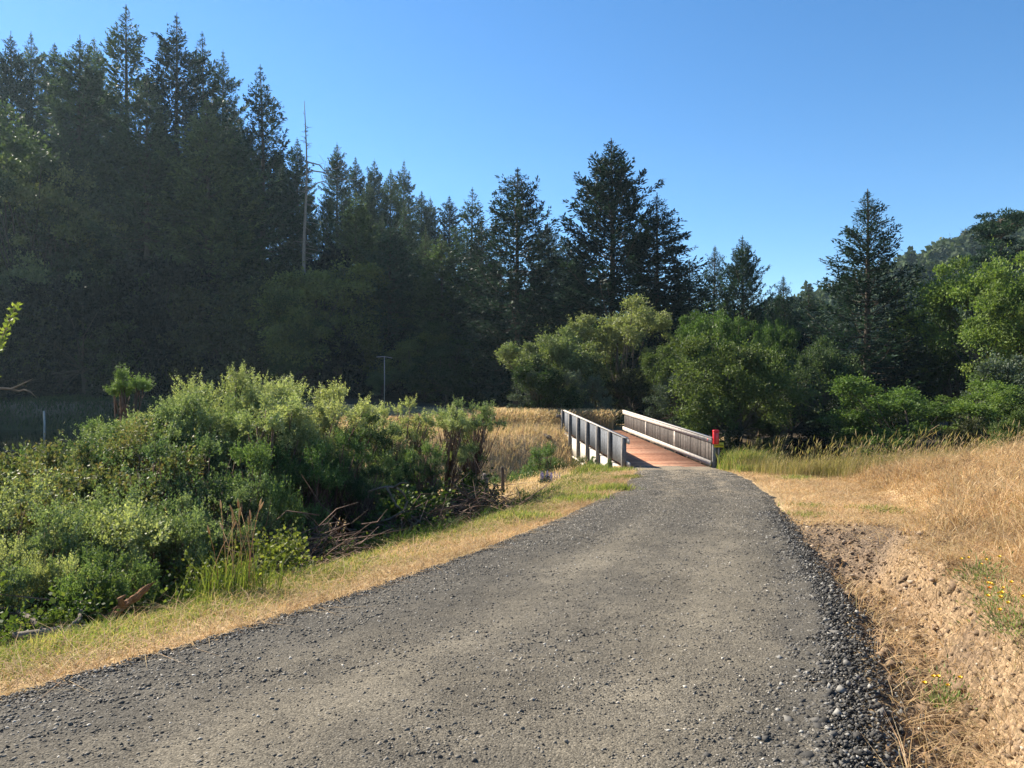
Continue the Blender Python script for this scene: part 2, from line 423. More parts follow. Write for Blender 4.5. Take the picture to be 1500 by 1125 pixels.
def build_ground():
    n = 900
    u = np.linspace(-1, 1, n)
    b = 6.0
    X = 3.0 + 430 / math.sinh(b) * np.sinh(b * u)
    Y = 5.0 + 430 / math.sinh(b) * np.sinh(b * u)
    Y = Y[Y > -45]
    gx, gy = np.meshgrid(X, Y)
    x = gx.ravel(); y = gy.ravel()
    z = land(x, y)
    V = np.stack([x, y, z], 1)
    ny, nx = gx.shape
    i = (np.arange(ny - 1)[:, None] * nx + np.arange(nx - 1)[None]).ravel()
    Q = np.stack([i, i + 1, i + nx + 1, i + nx], 1)
    dl = xl(y) - x; dr = x - xr(y)
    def C(r, g, b): return np.array([r, g, b])[None]
    def mixc(c, d, f): return c * (1 - f[:, None]) + d * f[:, None]
    nz = fbm(x * .9, y * .9, 31); nz2 = fbm(x * .25, y * .25, 77)
    straw = mixc(np.broadcast_to(C(.42, .295, .155), (len(x), 3)).copy(), C(.30, .215, .11), nz)
    col = straw
    green = C(.15, .165, .055)
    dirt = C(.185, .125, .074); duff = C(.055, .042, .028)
    # left verge
    fv = sstep(.35, .8, dl + (nz - .5) * .8) * sstep(3.2, 1.6, dl) * (y < 28)
    col = mixc(col, green, fv * .6 * sstep(.35, .6, fbm(x * .7, y * .7, 12)))
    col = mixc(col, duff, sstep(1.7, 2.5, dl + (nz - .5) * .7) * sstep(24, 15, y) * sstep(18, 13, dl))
    # right ditch
    fd = sstep(0, .15, dr) * sstep(1.55 + .5 * sstep(7, 9, y), 1.05 + .5 * sstep(7, 9, y), dr + (nz - .5) * .6) * sstep(12.5, 10, y)
    col = mixc(col, dirt, fd * .85)
    col = mixc(col, C(.13, .09, .06), fd * sstep(.5, .65, fbm(x * 3, y * 3, 15)) * .6)
    tr = np.exp(-((dr - (1.0 + .06 * y)) / .35) ** 2) * sstep(6.5, 8, y) * sstep(13.5, 11.5, y)
    col = mixc(col, C(.16, .115, .075), tr * .7)
    # the churned bare soil beside the road
    soil = sstep(.15, .4, dr) * sstep(2.5, 1.7, dr + (nz - .5) * 1.2) * sstep(7.4, 8.4, y + (nz - .5)) * sstep(12.2, 11.0, y + (nz - .5) * 1.5)
    col = mixc(col, C(.135, .098, .066), soil * .92)
    soil2 = sstep(.60, .68, fbm(x * .5, y * 1.1, 88)) * sstep(12, 14, y) * sstep(19, 17, y) * (dr > 1.5)
    col = mixc(col, C(.19, .12, .075), soil2 * .6)
    # duff under trees, carried past them on the left as painted shade
    dg = dist_poly(x, y, GULLY)
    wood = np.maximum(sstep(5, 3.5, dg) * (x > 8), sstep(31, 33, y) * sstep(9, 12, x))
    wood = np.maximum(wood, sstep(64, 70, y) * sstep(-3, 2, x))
    wood = np.maximum(wood, sstep(70, 76, y + (nz2 - .5) * 6) * (x < 8))  # dark band behind the field: forest shade put into the ground colour
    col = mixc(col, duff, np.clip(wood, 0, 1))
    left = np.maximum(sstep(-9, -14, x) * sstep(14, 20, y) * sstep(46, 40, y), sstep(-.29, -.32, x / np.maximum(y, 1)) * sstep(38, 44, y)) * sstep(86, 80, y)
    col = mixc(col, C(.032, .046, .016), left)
    bankc = sstep(77, 80, y) * sstep(90, 88, y) * sstep(-34, -40, x)
    col = mixc(col, C(.26, .18, .12), bankc)
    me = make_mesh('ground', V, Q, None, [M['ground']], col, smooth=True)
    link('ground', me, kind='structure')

def build_road():
    ys = np.concatenate([np.arange(-8, 2.5, .2), np.arange(2.5, 9, .035), np.arange(9, 16, .07), np.arange(16, 27.0, .14), [27.05]])
    s = np.linspace(-.025, 1.012, 170)
    gy, gs = np.meshgrid(ys, s, indexing='ij')
    a = xl(gy); b = xr(gy)
    edge = (.16 + .5 * sstep(13, 18, gy) * sstep(26, 23, gy)) * (fbm(gy * 1.8, gs * 0, 41) - .5) * np.where(gs < .5, -1, 1)
    x = a + (b - a) * gs + edge * np.abs(gs - .5) * 2
    y = gy
    w = b - a
    din = np.minimum(gs, 1 - gs) * w
    z = -.052 * np.minimum(y, 27) + .012 + sstep(-.12, .25, din) * .035 - .07 * sstep(.03, -.13, din)
    z = z + .03 * np.sin(np.clip(gs, 0, 1) * np.pi)
    # wheel ruts and roughness
    z = z - .018 * np.exp(-((gs - .34) / .08) ** 2) - .018 * np.exp(-((gs - .70) / .08) ** 2)
    z = z + .03 * (fbm(x * 1.3, y * 1.3, 51) - .5) + .016 * (fbm(x * 9, y * 9, 52, 3) - .5) + .010 * (fbm(x * 26, y * 26, 53, 2) - .5)
    berm = np.exp(-((gs - .965) / .04) ** 2) * sstep(13, 9, y)
    z = z + .045 * berm * (.6 + .8 * fbm(x * 4, y * 4, 54))
    # tread marks in the loose edge
    tr = np.exp(-((gs - .93) / .05) ** 2) * sstep(8.3, 9.2, y) * sstep(12.5, 11.3, y)
    z = z + tr * .022 * np.sin((y + x * .5) * 2 * np.pi / .19)
    z = np.where(y > 26.95, z - .02, z)
    nz = fbm(x * .45, y * .45, 61); nf = fbm(x * 5, y * 5, 62)
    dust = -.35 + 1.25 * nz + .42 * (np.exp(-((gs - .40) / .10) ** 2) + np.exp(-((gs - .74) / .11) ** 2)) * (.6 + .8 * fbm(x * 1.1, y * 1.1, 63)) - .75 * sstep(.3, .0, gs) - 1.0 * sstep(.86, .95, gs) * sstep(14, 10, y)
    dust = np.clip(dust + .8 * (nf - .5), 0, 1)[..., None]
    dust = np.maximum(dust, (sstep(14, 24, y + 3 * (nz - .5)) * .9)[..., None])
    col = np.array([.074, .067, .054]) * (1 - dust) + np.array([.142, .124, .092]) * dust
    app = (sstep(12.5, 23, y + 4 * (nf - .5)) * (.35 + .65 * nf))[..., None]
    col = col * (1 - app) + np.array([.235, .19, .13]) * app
    V = np.stack([x, y, z], -1).reshape(-1, 3)
    ny, ns = x.shape
    i = (np.arange(ny - 1)[:, None] * ns + np.arange(ns - 1)[None]).ravel()
    Q = np.stack([i, i + 1, i + ns + 1, i + ns], 1)
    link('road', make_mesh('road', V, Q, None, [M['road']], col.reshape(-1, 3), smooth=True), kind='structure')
    return

def road_z(x, y):
    g = np.clip((x - xl(y)) / (xr(y) - xl(y)), 0, 1)
    z = -.052 * np.minimum(y, 27) + .045 + .03 * np.sin(g * np.pi) - .018 * np.exp(-((g - .34) / .08) ** 2) - .018 * np.exp(-((g - .70) / .08) ** 2)
    z = z + .03 * (fbm(x * 1.3, y * 1.3, 51) - .5) + .016 * (fbm(x * 9, y * 9, 52, 3) - .5)
    return z + .04 * np.exp(-((g - .965) / .04) ** 2) * sstep(13, 9, y)

OCT_V = np.array([(1, 0, 0), (-1, 0, 0), (0, 1, 0), (0, -1, 0), (0, 0, 1), (0, 0, -1)], float)
OCT_T = np.array([(0, 2, 4), (2, 1, 4), (1, 3, 4), (3, 0, 4), (2, 0, 5), (1, 2, 5), (3, 1, 5), (0, 3, 5)])
def _cubeish():
    V = np.array([(x, y, z) for z in (-1, 1) for y in (-1, 1) for x in (-1, 1)], float) / 1.5
    V = np.concatenate([V, OCT_V])
    T = []
    for ax in range(3):
        for sg in (0, 1):
            c = 8 + ax * 2 + (0 if sg else 1)
            idx = [k for k in range(8) if ((k >> ax) & 1) == sg]
            o = [idx[0], idx[1], idx[3], idx[2]]
            for p in range(4):
                tri = (o[p], o[(p + 1) % 4], c)
                n = np.cross(V[tri[1]] - V[tri[0]], V[tri[2]] - V[tri[0]])
                if np.dot(n, V[c]) < 0: tri = tri[::-1]
                T.append(tri)
    return V, np.array(T)
CUB_V, CUB_T = _cubeish()

def stones(P, size, seed, flat=.65, fine=False):
    r = rg(seed); n = len(P)
    BV, BT = (CUB_V, CUB_T) if fine else (OCT_V, OCT_T)
    k = len(BV)
    V = BV[None] * (1 + (.35 if fine else .5) * (r.random((n, k, 3)) - .5) * 2)
    V = V * (size[:, None, None] * (np.stack([r.uniform(.75, 1.3, n), r.uniform(.75, 1.2, n), flat * r.uniform(.7, 1.3, n)], 1))[:, None])
    th = r.random(n) * 6.283; ti = r.normal(0, .35, n)
    c, s = np.cos(ti)[:, None], np.sin(ti)[:, None]
    V = np.stack([V[..., 0] * c - V[..., 2] * s, V[..., 1], V[..., 0] * s + V[..., 2] * c], -1)
    c, s = np.cos(th)[:, None], np.sin(th)[:, None]
    V = np.stack([V[..., 0] * c - V[..., 1] * s, V[..., 0] * s + V[..., 1] * c, V[..., 2]], -1)
    V = V + P[:, None]
    T = (np.arange(n) * k)[:, None, None] + BT[None]
    return V.reshape(-1, 3), T.reshape(-1, 3)

def build_gravel():
    r = rg(100)
    N = 330000
    y = 2.6 + 22 * r.random(N) ** 2.1
    g = r.random(N)
    dens = .35 + .75 * fbm(g * 14, y * 2.2, 71) + .35 * np.abs(g - .5) - .3 * (np.exp(-((g - .40) / .08) ** 2) + np.exp(-((g - .74) / .09) ** 2))
    dens = dens * (.6 + .9 * sstep(.35, .65, fbm(g * 4, y * .6, 72)))
    k = r.random(N) < dens * .75; y = y[k]; g = g[k]
    x = xl(y) + (xr(y) - xl(y)) * g
    sz = .0050 * np.exp(r.normal(0, .48, len(x))) * (1 + .35 * (g < .2)) + .0006 * np.clip(y - 5, 0, 10)
    sz = np.minimum(sz, .016)
    V, T = stones(np.stack([x, y, road_z(x, y) + sz * .1], 1), sz, 101)
    link('gravel', make_mesh('gravel', V, None, T, [M['stone']]), label='loose grey gravel scattered over the road', cat='gravel', kind='stuff')
    # coarse dark berm on the right edge, thinner one along the left
    n = 19000
    y = 2.6 + 10.5 * r.random(n) ** 1.5
    off = r.normal(-.12, .15, n) * (1.0 + .1 * (8 - y).clip(0, 6)) + .12 * (fbm(y * 1.6, y * 0, 105) - .5) + .35 * (r.random(n) < .06) * r.random(n)
    x = xr(y) + off
    sz = .0088 * np.exp(r.normal(0, .45, n))
    zz = np.where(off < .05, road_z(x, y), np.maximum(land(x, y, True), road_z(xr(y), y) - off * .45)) + r.random(n) * .03 * np.exp(-(off / .2) ** 2)
    n2 = 10000
    y2 = 3 + 12 * r.random(n2) ** 1.4; o2 = np.abs(r.normal(0, .25, n2)) - .06
    x2 = xl(y2) + o2; s2 = .0085 * np.exp(r.normal(0, .35, n2))
    z2 = np.where(o2 > .05, road_z(x2, y2), land(x2, y2) + .01)
    P = np.concatenate([np.stack([x, y, zz], 1), np.stack([x2, y2, z2], 1)]); S = np.concatenate([sz, s2])
    V, T = stones(P, S, 102, .7, False)
    link('edge_gravel', make_mesh('edge_gravel', V, None, T, [M['darkstone']]), label='coarse dark crushed stone heaped along the road edges', cat='gravel', kind='stuff')
    # dirt clods and stones in the ditch
    n = 16000
    y = 2.6 + 9.5 * r.random(n) ** 1.6; d = r.uniform(.05, 2.0, n) ** 1.0
    k = r.random(n) < np.exp(-((d - .65) / .5) ** 2); y = y[k]; d = d[k]; n = len(y)
    x = xr(y) + d
    sz = .010 * np.exp(r.normal(0, .6, n)); sz = np.minimum(sz, .06)
    V, T = stones(np.stack([x, y, land(x, y) + sz * .05], 1), sz, 103, .65, False)
    link('dirt_rubble', make_mesh('dirt_rubble', V, None, T, [M['clod']]), label='crumbled brown soil clods and stones in the ditch', cat='rubble', kind='stuff')

def blades(P, h, w, lean, seed, head=0.0, mid=.55):
    """curved tapering blades; head > 0 adds a seed head of that width"""
    r = rg(seed); n = len(P)
    th = r.random(n) * 6.283
    S = np.stack([np.cos(th), np.sin(th), np.zeros(n)], 1)
    lt = r.random(n) * 6.283
    Lv = np.stack([np.cos(lt), np.sin(lt), np.zeros(n)], 1) * (lean * np.abs(r.normal(.7, .5, n)))[:, None] + np.array([.12, -.05, 0])
    up = np.array([0, 0, 1.0])
    h = np.broadcast_to(h, (n,)); w = np.broadcast_to(w, (n,))
    def at(s): return P + up * (h * s * (1 - .25 * s * np.minimum(lean, 1)))[:, None] + Lv * (h * s * s)[:, None]
    a, m, t = at(0), at(mid), at(1)
    V = np.stack([a - S * w[:, None] / 2, a + S * w[:, None] / 2, m + S * w[:, None] * .4, m - S * w[:, None] * .4, t], 1)
    b = np.arange(n)[:, None] * 5
    Q = b + np.array([[0, 1, 2, 3]]); T = b + np.array([[3, 2, 4]])
    V = V.reshape(-1, 3)
    if head > 0:
        c = at(.9); d = at(1.12)
        mm = (c + d) / 2
        V2 = np.stack([c, mm + S * head / 2, d, mm - S * head / 2], 1).reshape(-1, 3)
        Q = np.concatenate([Q, len(V) + np.arange(n)[:, None] * 4 + np.array([[0, 1, 2, 3]])])
        V = np.concatenate([V, V2])
    return V, Q, T

def scatter(n, x0, x1, y0, y1, seed, bias=1.0):
    r = rg(seed)
    y = y0 + (y1 - y0) * r.random(n) ** bias
    x = x0 + (x1 - x0) * r.random(n)
    return x, y, r

def stuff_grass(name, label, parts, mat):
    Vs, Qs, Ts, n = [], [], [], 0
    for V, Q, T in parts:
        Vs.append(V); Qs.append(Q + n); Ts.append(T + n); n += len(V)
    link(name, make_mesh(name, np.concatenate(Vs), np.concatenate(Qs), np.concatenate(Ts), [M[mat]]), label=label, cat='grass', kind='stuff')

def build_grass():
    # --- dry grass bank on the right
    parts = []
    r = rg(200)
    n = 230000
    y = 2.8 + 26 * r.random(n) ** 1.5
    d = 14 * r.random(n) ** 1.35
    x = xr(y) + .6 + d
    off = .98 + 1.6 * sstep(8, 12.5, y) + .55 * (fbm(x * 1.2, y * 1.2, 201) - .5)
    k = (x - xr(y) > off) & (y < 24.5 - .3 * (x - 10).clip(0, 12)) & (x / np.maximum(y, .1) < 1.5)
    x, y = x[k], y[k]
    dd = x - xr(y) - off[k]
    tuft = fbm(x * 2.6, y * 2.6, 206)
    h = (.10 + .27 * sstep(0, .9, dd)) * r.uniform(.45, 1.35, len(x)) * (.35 + 1.2 * tuft) * (.75 + .5 * fbm(x * .6, y * .6, 205))
    k = r.random(len(x)) < .35 + 1.1 * sstep(.38, .55, tuft)
    x, y, dd, h = x[k], y[k], dd[k], h[k]
    w = .0035 + .0007 * y
    parts.append(blades(np.stack([x, y, land(x, y) - .01], 1), h, w, 1.0, 202, .0))
    kb = r.random(len(x)) < .10
    parts.append(blades(np.stack([x[kb], y[kb], land(x[kb], y[kb]) + .03], 1), h[kb] * 1.1, w[kb], 2.6, 208, .0))
    k2 = r.random(len(x)) < .16
    xs, ys = x[k2], y[k2]
    parts.append(blades(np.stack([xs, ys, land(xs, ys)], 1), h[k2] * 1.35, .002 + .0003 * ys, .5, 203, .011))
    stuff_grass('dry_grass', 'dense golden dry grass covering the bank right of the road', parts, 'straw')
    # --- loose straw lying flat beside the road
    n = 80000
    y = 2.8 + 22 * r.random(n) ** 1.4
    side = r.random(n) < .74
    d = np.where(side, r.random(n) ** .8 * (1.9 + 2.6 * sstep(9, 13, y)), r.random(n) ** 1.6 * 1.5)
    x = np.where(side, xr(y) + .12 + d, xl(y) - .05 - d)
    k = ~(side & (d < .8) & (y < 11.5) & (r.random(n) < .5)) & ~(side & (y > 7.8) & (y < 11.6) & (d < 1.9 + .5 * (fbm(x * 2, y * 2, 212) - .5)) & (r.random(n) < .93)); x, y, n = x[k], y[k], int(k.sum())
    V, Q, T = blades(np.stack([x, y, land(x, y) + .006], 1), r.uniform(.04, .16, n), .0028 + .0005 * y, 3.2, 211)
    stuff_grass('straw', 'flattened dry straw littering the ground beside the road', [(V, Q, T)], 'straw')
    # --- verge on the left
    n = 95000
    y = 3 + 23 * r.random(n) ** 1.5
    d = .25 + 2.3 * r.random(n)
    x = xl(y) - d
    patch = fbm(x * .8, y * .8, 221)
    k = (d + (patch - .5) * .9 < 2.25 + 1.0 * sstep(14, 20, y)) & (r.random(n) < .2 + .9 * sstep(.40, .6, patch)) & (d > .3 + .5 * r.random(n) ** 2)
    x, y, d = x[k], y[k], d[k]
    h = (.035 + .07 * sstep(.3, 1.6, d)) * r.uniform(.4, 1.6, len(x)) * (.7 + .7 * fbm(x * 2, y * 2, 222))
    parts = [blades(np.stack([x, y, land(x, y) - .01], 1), h, .0045 + .0006 * y, .6, 223)]
    # tufts hugging the gravel near the bridge and weeds beside its end
    for cx, cy, rr, nn, hh in ((2.35, 17.6, .5, 1500, .22), (1.4, 15.5, .6, 1300, .18), (3.4, 21.5, .5, 800, .15), (3.5, 25.0, .6, 900, .2), (2.8, 26.3, .6, 900, .3), (.2, 12.6, .5, 1000, .15),
                               (8.0, 25.4, .55, 2600, .75), (8.5, 26.1, .8, 2600, .95), (7.8, 24.3, .4, 1200, .3), (5.2, 12.9, .35, 260, .08), (5.8, 14.3, .4, 300, .08), (6.8, 13.5, .5, 420, .1), (8.2, 21.2, .5, 500, .15)):
        q = rg(int(cx * 100 + cy * 10)); xx = cx + q.normal(0, rr * .5, nn); yy = cy + q.normal(0, rr * .5, nn)
        parts.append(blades(np.stack([xx, yy, land(xx, yy)], 1), hh * q.uniform(.5, 1.2, nn), .012 + .0003 * yy, .5, 224))
    stuff_grass('verge_grass', 'short green and yellow grass on the strip left of the gravel', parts, 'greengrass')
    # --- meadow beyond the creek and the flat left of the bridge
    parts = []
    x, y, r = scatter(150000, -13, 9.5, 17, 50, 231, 1.0)
    dl = xl(y) - x
    dens = .35 + .9 * fbm(x * .3, y * .3, 232)
    inbridge = (np.abs(x - (5.75 - .114 * (y - 26.7))) < 1.75)
    k = (dl > 1.2) & (r.random(len(x)) < dens) & ~inbridge & ((y > 27) | (x < xl(y) - 1.4)) & (x > -10.5 - .1 * (50 - y))
    x, y = x[k], y[k]
    h = (.22 + .5 * fbm(x * .35, y * .35, 233)) * r.uniform(.5, 1.3, len(x)) * (1 + .3 * sstep(36, 40, y)) * (.32 + .68 * sstep(27, 30, y)) * (1 - .68 * sstep(34, 38, y) * sstep(-1.5, -4.5, x))
    parts.append(blades(np.stack([x, y, land(x, y) - .02], 1), h, .018 + .0002 * y, .5, 234))
    k2 = r.random(len(x)) < .15
    parts.append(blades(np.stack([x[k2], y[k2], land(x[k2], y[k2])], 1), h[k2] * 1.4, .008, .35, 235, .03))
    # feathery tall grass just behind the bridge
    x, y, r = scatter(16000, -1.5, 5.6, 40.5, 47, 236)
    parts.append(blades(np.stack([x, y, land(x, y)], 1), r.uniform(.6, 1.25, len(x)), .02, .4, 237, .05))
    stuff_grass('meadow_grass', 'tall tan and green meadow grass around the creek and bridge', parts, 'mixgrass')
    parts = []
    x, y, r = scatter(52000, -30, 2, 46, 73, 241)
    k = (r.random(len(x)) < .5 + .5 * fbm(x * .2, y * .2, 242)) & (x / y > -.31); x, y = x[k], y[k]
    parts.append(blades(np.stack([x, y, land(x, y)], 1), r.uniform(.06, .2, len(x)), .05, .6, 243))
    stuff_grass('field_grass', 'short dry grass of the sunlit field beyond the bushes', parts, 'straw')
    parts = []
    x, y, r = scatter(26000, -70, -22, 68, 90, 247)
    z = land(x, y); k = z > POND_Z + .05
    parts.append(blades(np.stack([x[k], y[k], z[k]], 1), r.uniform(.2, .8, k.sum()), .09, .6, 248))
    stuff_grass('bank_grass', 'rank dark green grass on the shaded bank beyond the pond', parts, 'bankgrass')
    # --- tall seed-headed grass along the creek edge on the right
    parts = []
    r = rg(251)
    n = 22000
    s = r.random(n)
    px_ = np.interp(s, [0, .2, .45, .7, 1], [8.0, 8.9, 10.8, 13.4, 18]); py_ = np.interp(s, [0, .2, .45, .7, 1], [25.8, 22.6, 20.9, 20.0, 18.4])
    q = r.normal(0, .62, n)
    x = px_ + .5 * q + r.normal(0, .25, n); y = py_ + .75 * q
    k = fbm(x * .9, y * .9, 255) + r.normal(0, .07, n) > .44; x, y = x[k], y[k]; n = len(x)
    h = r.uniform(.2, .72, n) * (.55 + .8 * fbm(x * .9, y * .9, 252))
    parts.append(blades(np.stack([x, y, land(x, y)], 1), h, .009, .5, 253))
    k = r.random(n) < .12
    parts.append(blades(np.stack([x[k], y[k], land(x[k], y[k])], 1), h[k] * r.uniform(.8, 1.7, k.sum()) + .1, .007, .3, 254, .022))
    stuff_grass('seed_grass', 'tall grass with pale seed heads along the creek edge', parts, 'reed')
    # --- rank grass at the foot of the thicket
    parts = []
    n = 9000
    y = 5 + 14 * r.random(n); x = xl(y) - r.uniform(1.5, 3.0, n)
    k = fbm(x * .9, y * .9, 261) > .5; x, y = x[k], y[k]
    parts.append(blades(np.stack([x, y, land(x, y)], 1), r.uniform(.1, .4, len(x)), .008, .5, 262))
    stuff_grass('thicket_grass', 'rank green grass at the foot of the roadside thicket', parts, 'bramble')

# ------------------------------------------------------------------ plant builders (meshes shared between copies)
def conifer(seed, Ht=25., Rad=4.3, cb=.06, p=.62, lowang=-12, topang=48, tipup=.22, whorl=.62, nb=(4, 7), fill=1.0, spray=.42, gaps=0.0, longs=.12, mat='fir', flat=0.0):
    r = rg(seed)
    G = Geo(); W = Geo()
    K = 9
    tz = np.linspace(0, Ht, K)
    bend = r.normal(0, .006 * Ht, 2)
    axis = lambda z: np.stack([bend[0] * np.sin(np.asarray(z) / Ht * 3), bend[1] * np.sin(np.asarray(z) / Ht * 2.4), np.asarray(z)], -1)
    W.tube(axis(tz), np.maximum(Ht * .0145 * (1 - tz / Ht) ** .8, .02) + np.array([Ht * .006] + [0] * (K - 1)), 8)
    z = cb * Ht
    while z < Ht * .985:
        f = (z - cb * Ht) / (Ht * (1 - cb))
        n = r.integers(nb[0], nb[1] + 1)
        if f > .85: n = max(3, n - 1)
        az0 = r.random() * 6.28
        skip = gaps * (1 - f) * 1.2
        for k in range(n):
            if r.random() < skip: continue
            az = az0 + k * 6.283 / n + r.normal(0, .3)
            dd = Ht - z
            L = Rad * (1 - math.exp(-max(dd - .022 * Ht, 0) * p / Rad)) + .10
            if f < .18: L *= .72 + 1.5 * f
            L *= r.uniform(.6, 1.1)
            if r.random() < longs: L *= 1.28
            L = max(L, .16)
            ang = R(lowang + (topang - lowang) * f ** 1.25 + r.normal(0, 7))
            s = np.linspace(0, 1, 5)
            out = L * s * math.cos(ang); up = L * (s * math.sin(ang) - .10 * np.sin(s * np.pi) * (1 - f) + tipup * s ** 3 * (1 - .3 * f))
            d2 = np.array([math.cos(az), math.sin(az), 0])
            o = axis(z)
            pts = o + d2 * out[:, None] + np.array([0, 0, 1]) * up[:, None]
            W.tube(pts, np.linspace(.012 + .011 * L, .006, 5), 3)
            # twigs
            nt = max(5, int(L * 8.5 * fill))
            ts = r.uniform(.12, 1, nt) ** .8
            base = np.stack([np.interp(ts, s, pts[:, i]) for i in range(3)], 1)
            bd = norm(pts[-1] - pts[0] + np.array([0, 0, L * .1]))
            lat = np.cross(bd, [0, 0, 1.0]); lat = lat / max(np.linalg.norm(lat), .05)
            sd = r.choice([-1., 1.], nt)[:, None]
            td = norm(bd * r.uniform(.45, .9, nt)[:, None] + lat * sd * r.uniform(.4, 1, nt)[:, None] + np.array([0, 0, 1]) * r.normal(-.10, .22, nt)[:, None])
            tl = (L * .27 * (1 - ts) + min(.26, .3 * L)) * r.uniform(.6, 1.15, nt)
            m = 5
            q = np.linspace(.1, 1, m)[None] * np.ones((nt, 1))
            C = (base[:, None] + td[:, None] * (tl[:, None] * q)[..., None]).reshape(-1, 3) + r.normal(0, .05, (nt * m, 3))
            keep = r.random(nt * m) < np.clip(.45 + (tl[:, None] * q).reshape(-1) * 1.3, 0, 1)
            D = (np.repeat(td, m, 0) + r.normal(0, .38, (nt * m, 3)))
            Nn = np.array([0, 0, 1.0]) + r.normal(0, .5, (nt * m, 3))
            C, D, Nn = C[keep], D[keep], Nn[keep]
            sz = spray * r.uniform(.6, 1.25, len(C)) * (.42 + .58 * min(1, L / 2))
            G.leaves(C, D, Nn, sz, sz * .36)
        z += whorl * (1.15 - .55 * f) * r.uniform(.75, 1.25)
    # leader
    n = 34
    zz = Ht * (1 - .05 * r.random(n) ** 1.3)
    th = r.random(n) * 6.28
    D = np.stack([np.cos(th) * .5, np.sin(th) * .5, np.ones(n)], 1)
    G.leaves(axis(zz), D, r.normal(0, 1, (n, 3)), spray * .55 * (.4 + (Ht - zz) / (.05 * Ht)), spray * .16)
    return (W.mesh('fir_trunk', [M['bark']]), G.mesh('fir_crown', [M[mat]]), Ht)

def pine(seed, Ht=16., mat='firblue'):
    r = rg(seed); G = Geo(); W = Geo()
    tz = np.linspace(0, Ht, 8)
    W.tube(np.stack([.4 * np.sin(tz / Ht * 2), 0 * tz, tz], 1), np.linspace(.3, .08, 8), 8)
    for k in range(30):
        f = .5 + .5 * (k / 29.) ** .8 + r.normal(0, .01); z = Ht * min(f, .995)
        L = (3.0 * (1.15 - f) ** .5 + .9) * r.uniform(.45, 1.2); az = k * 2.4 + r.normal(0, .3)
        an = R(r.normal(14, 9)); s = np.linspace(0, 1, 6)
        pts = np.array([.4 * math.sin(z / Ht * 2), 0, z]) + np.stack([math.cos(az) * L * s * math.cos(an), math.sin(az) * L * s * math.cos(an), L * (s * math.sin(an) + .12 * s * s)], 1)
        pts[1:-1] += r.normal(0, .08, (4, 3))
        W.tube(pts, np.linspace(.08, .03, 6), 4)
        for c in range(4):
            ctr = pts[(3, 4, 5, 5)[c]] + r.normal(0, .2, 3)
            n = 130
            v = norm(r.normal(0, 1, (n, 3))) * (r.random(n) ** .5)[:, None] * np.array([.7, .7, .26])
            G.leaves(ctr + v, v + np.array([0, 0, .4]) + r.normal(0, .3, (n, 3)), r.normal(0, 1, (n, 3)), .24, .08)
    return (W.mesh('pine_trunk', [M['bark']]), G.mesh('pine_crown', [M[mat]]), Ht)

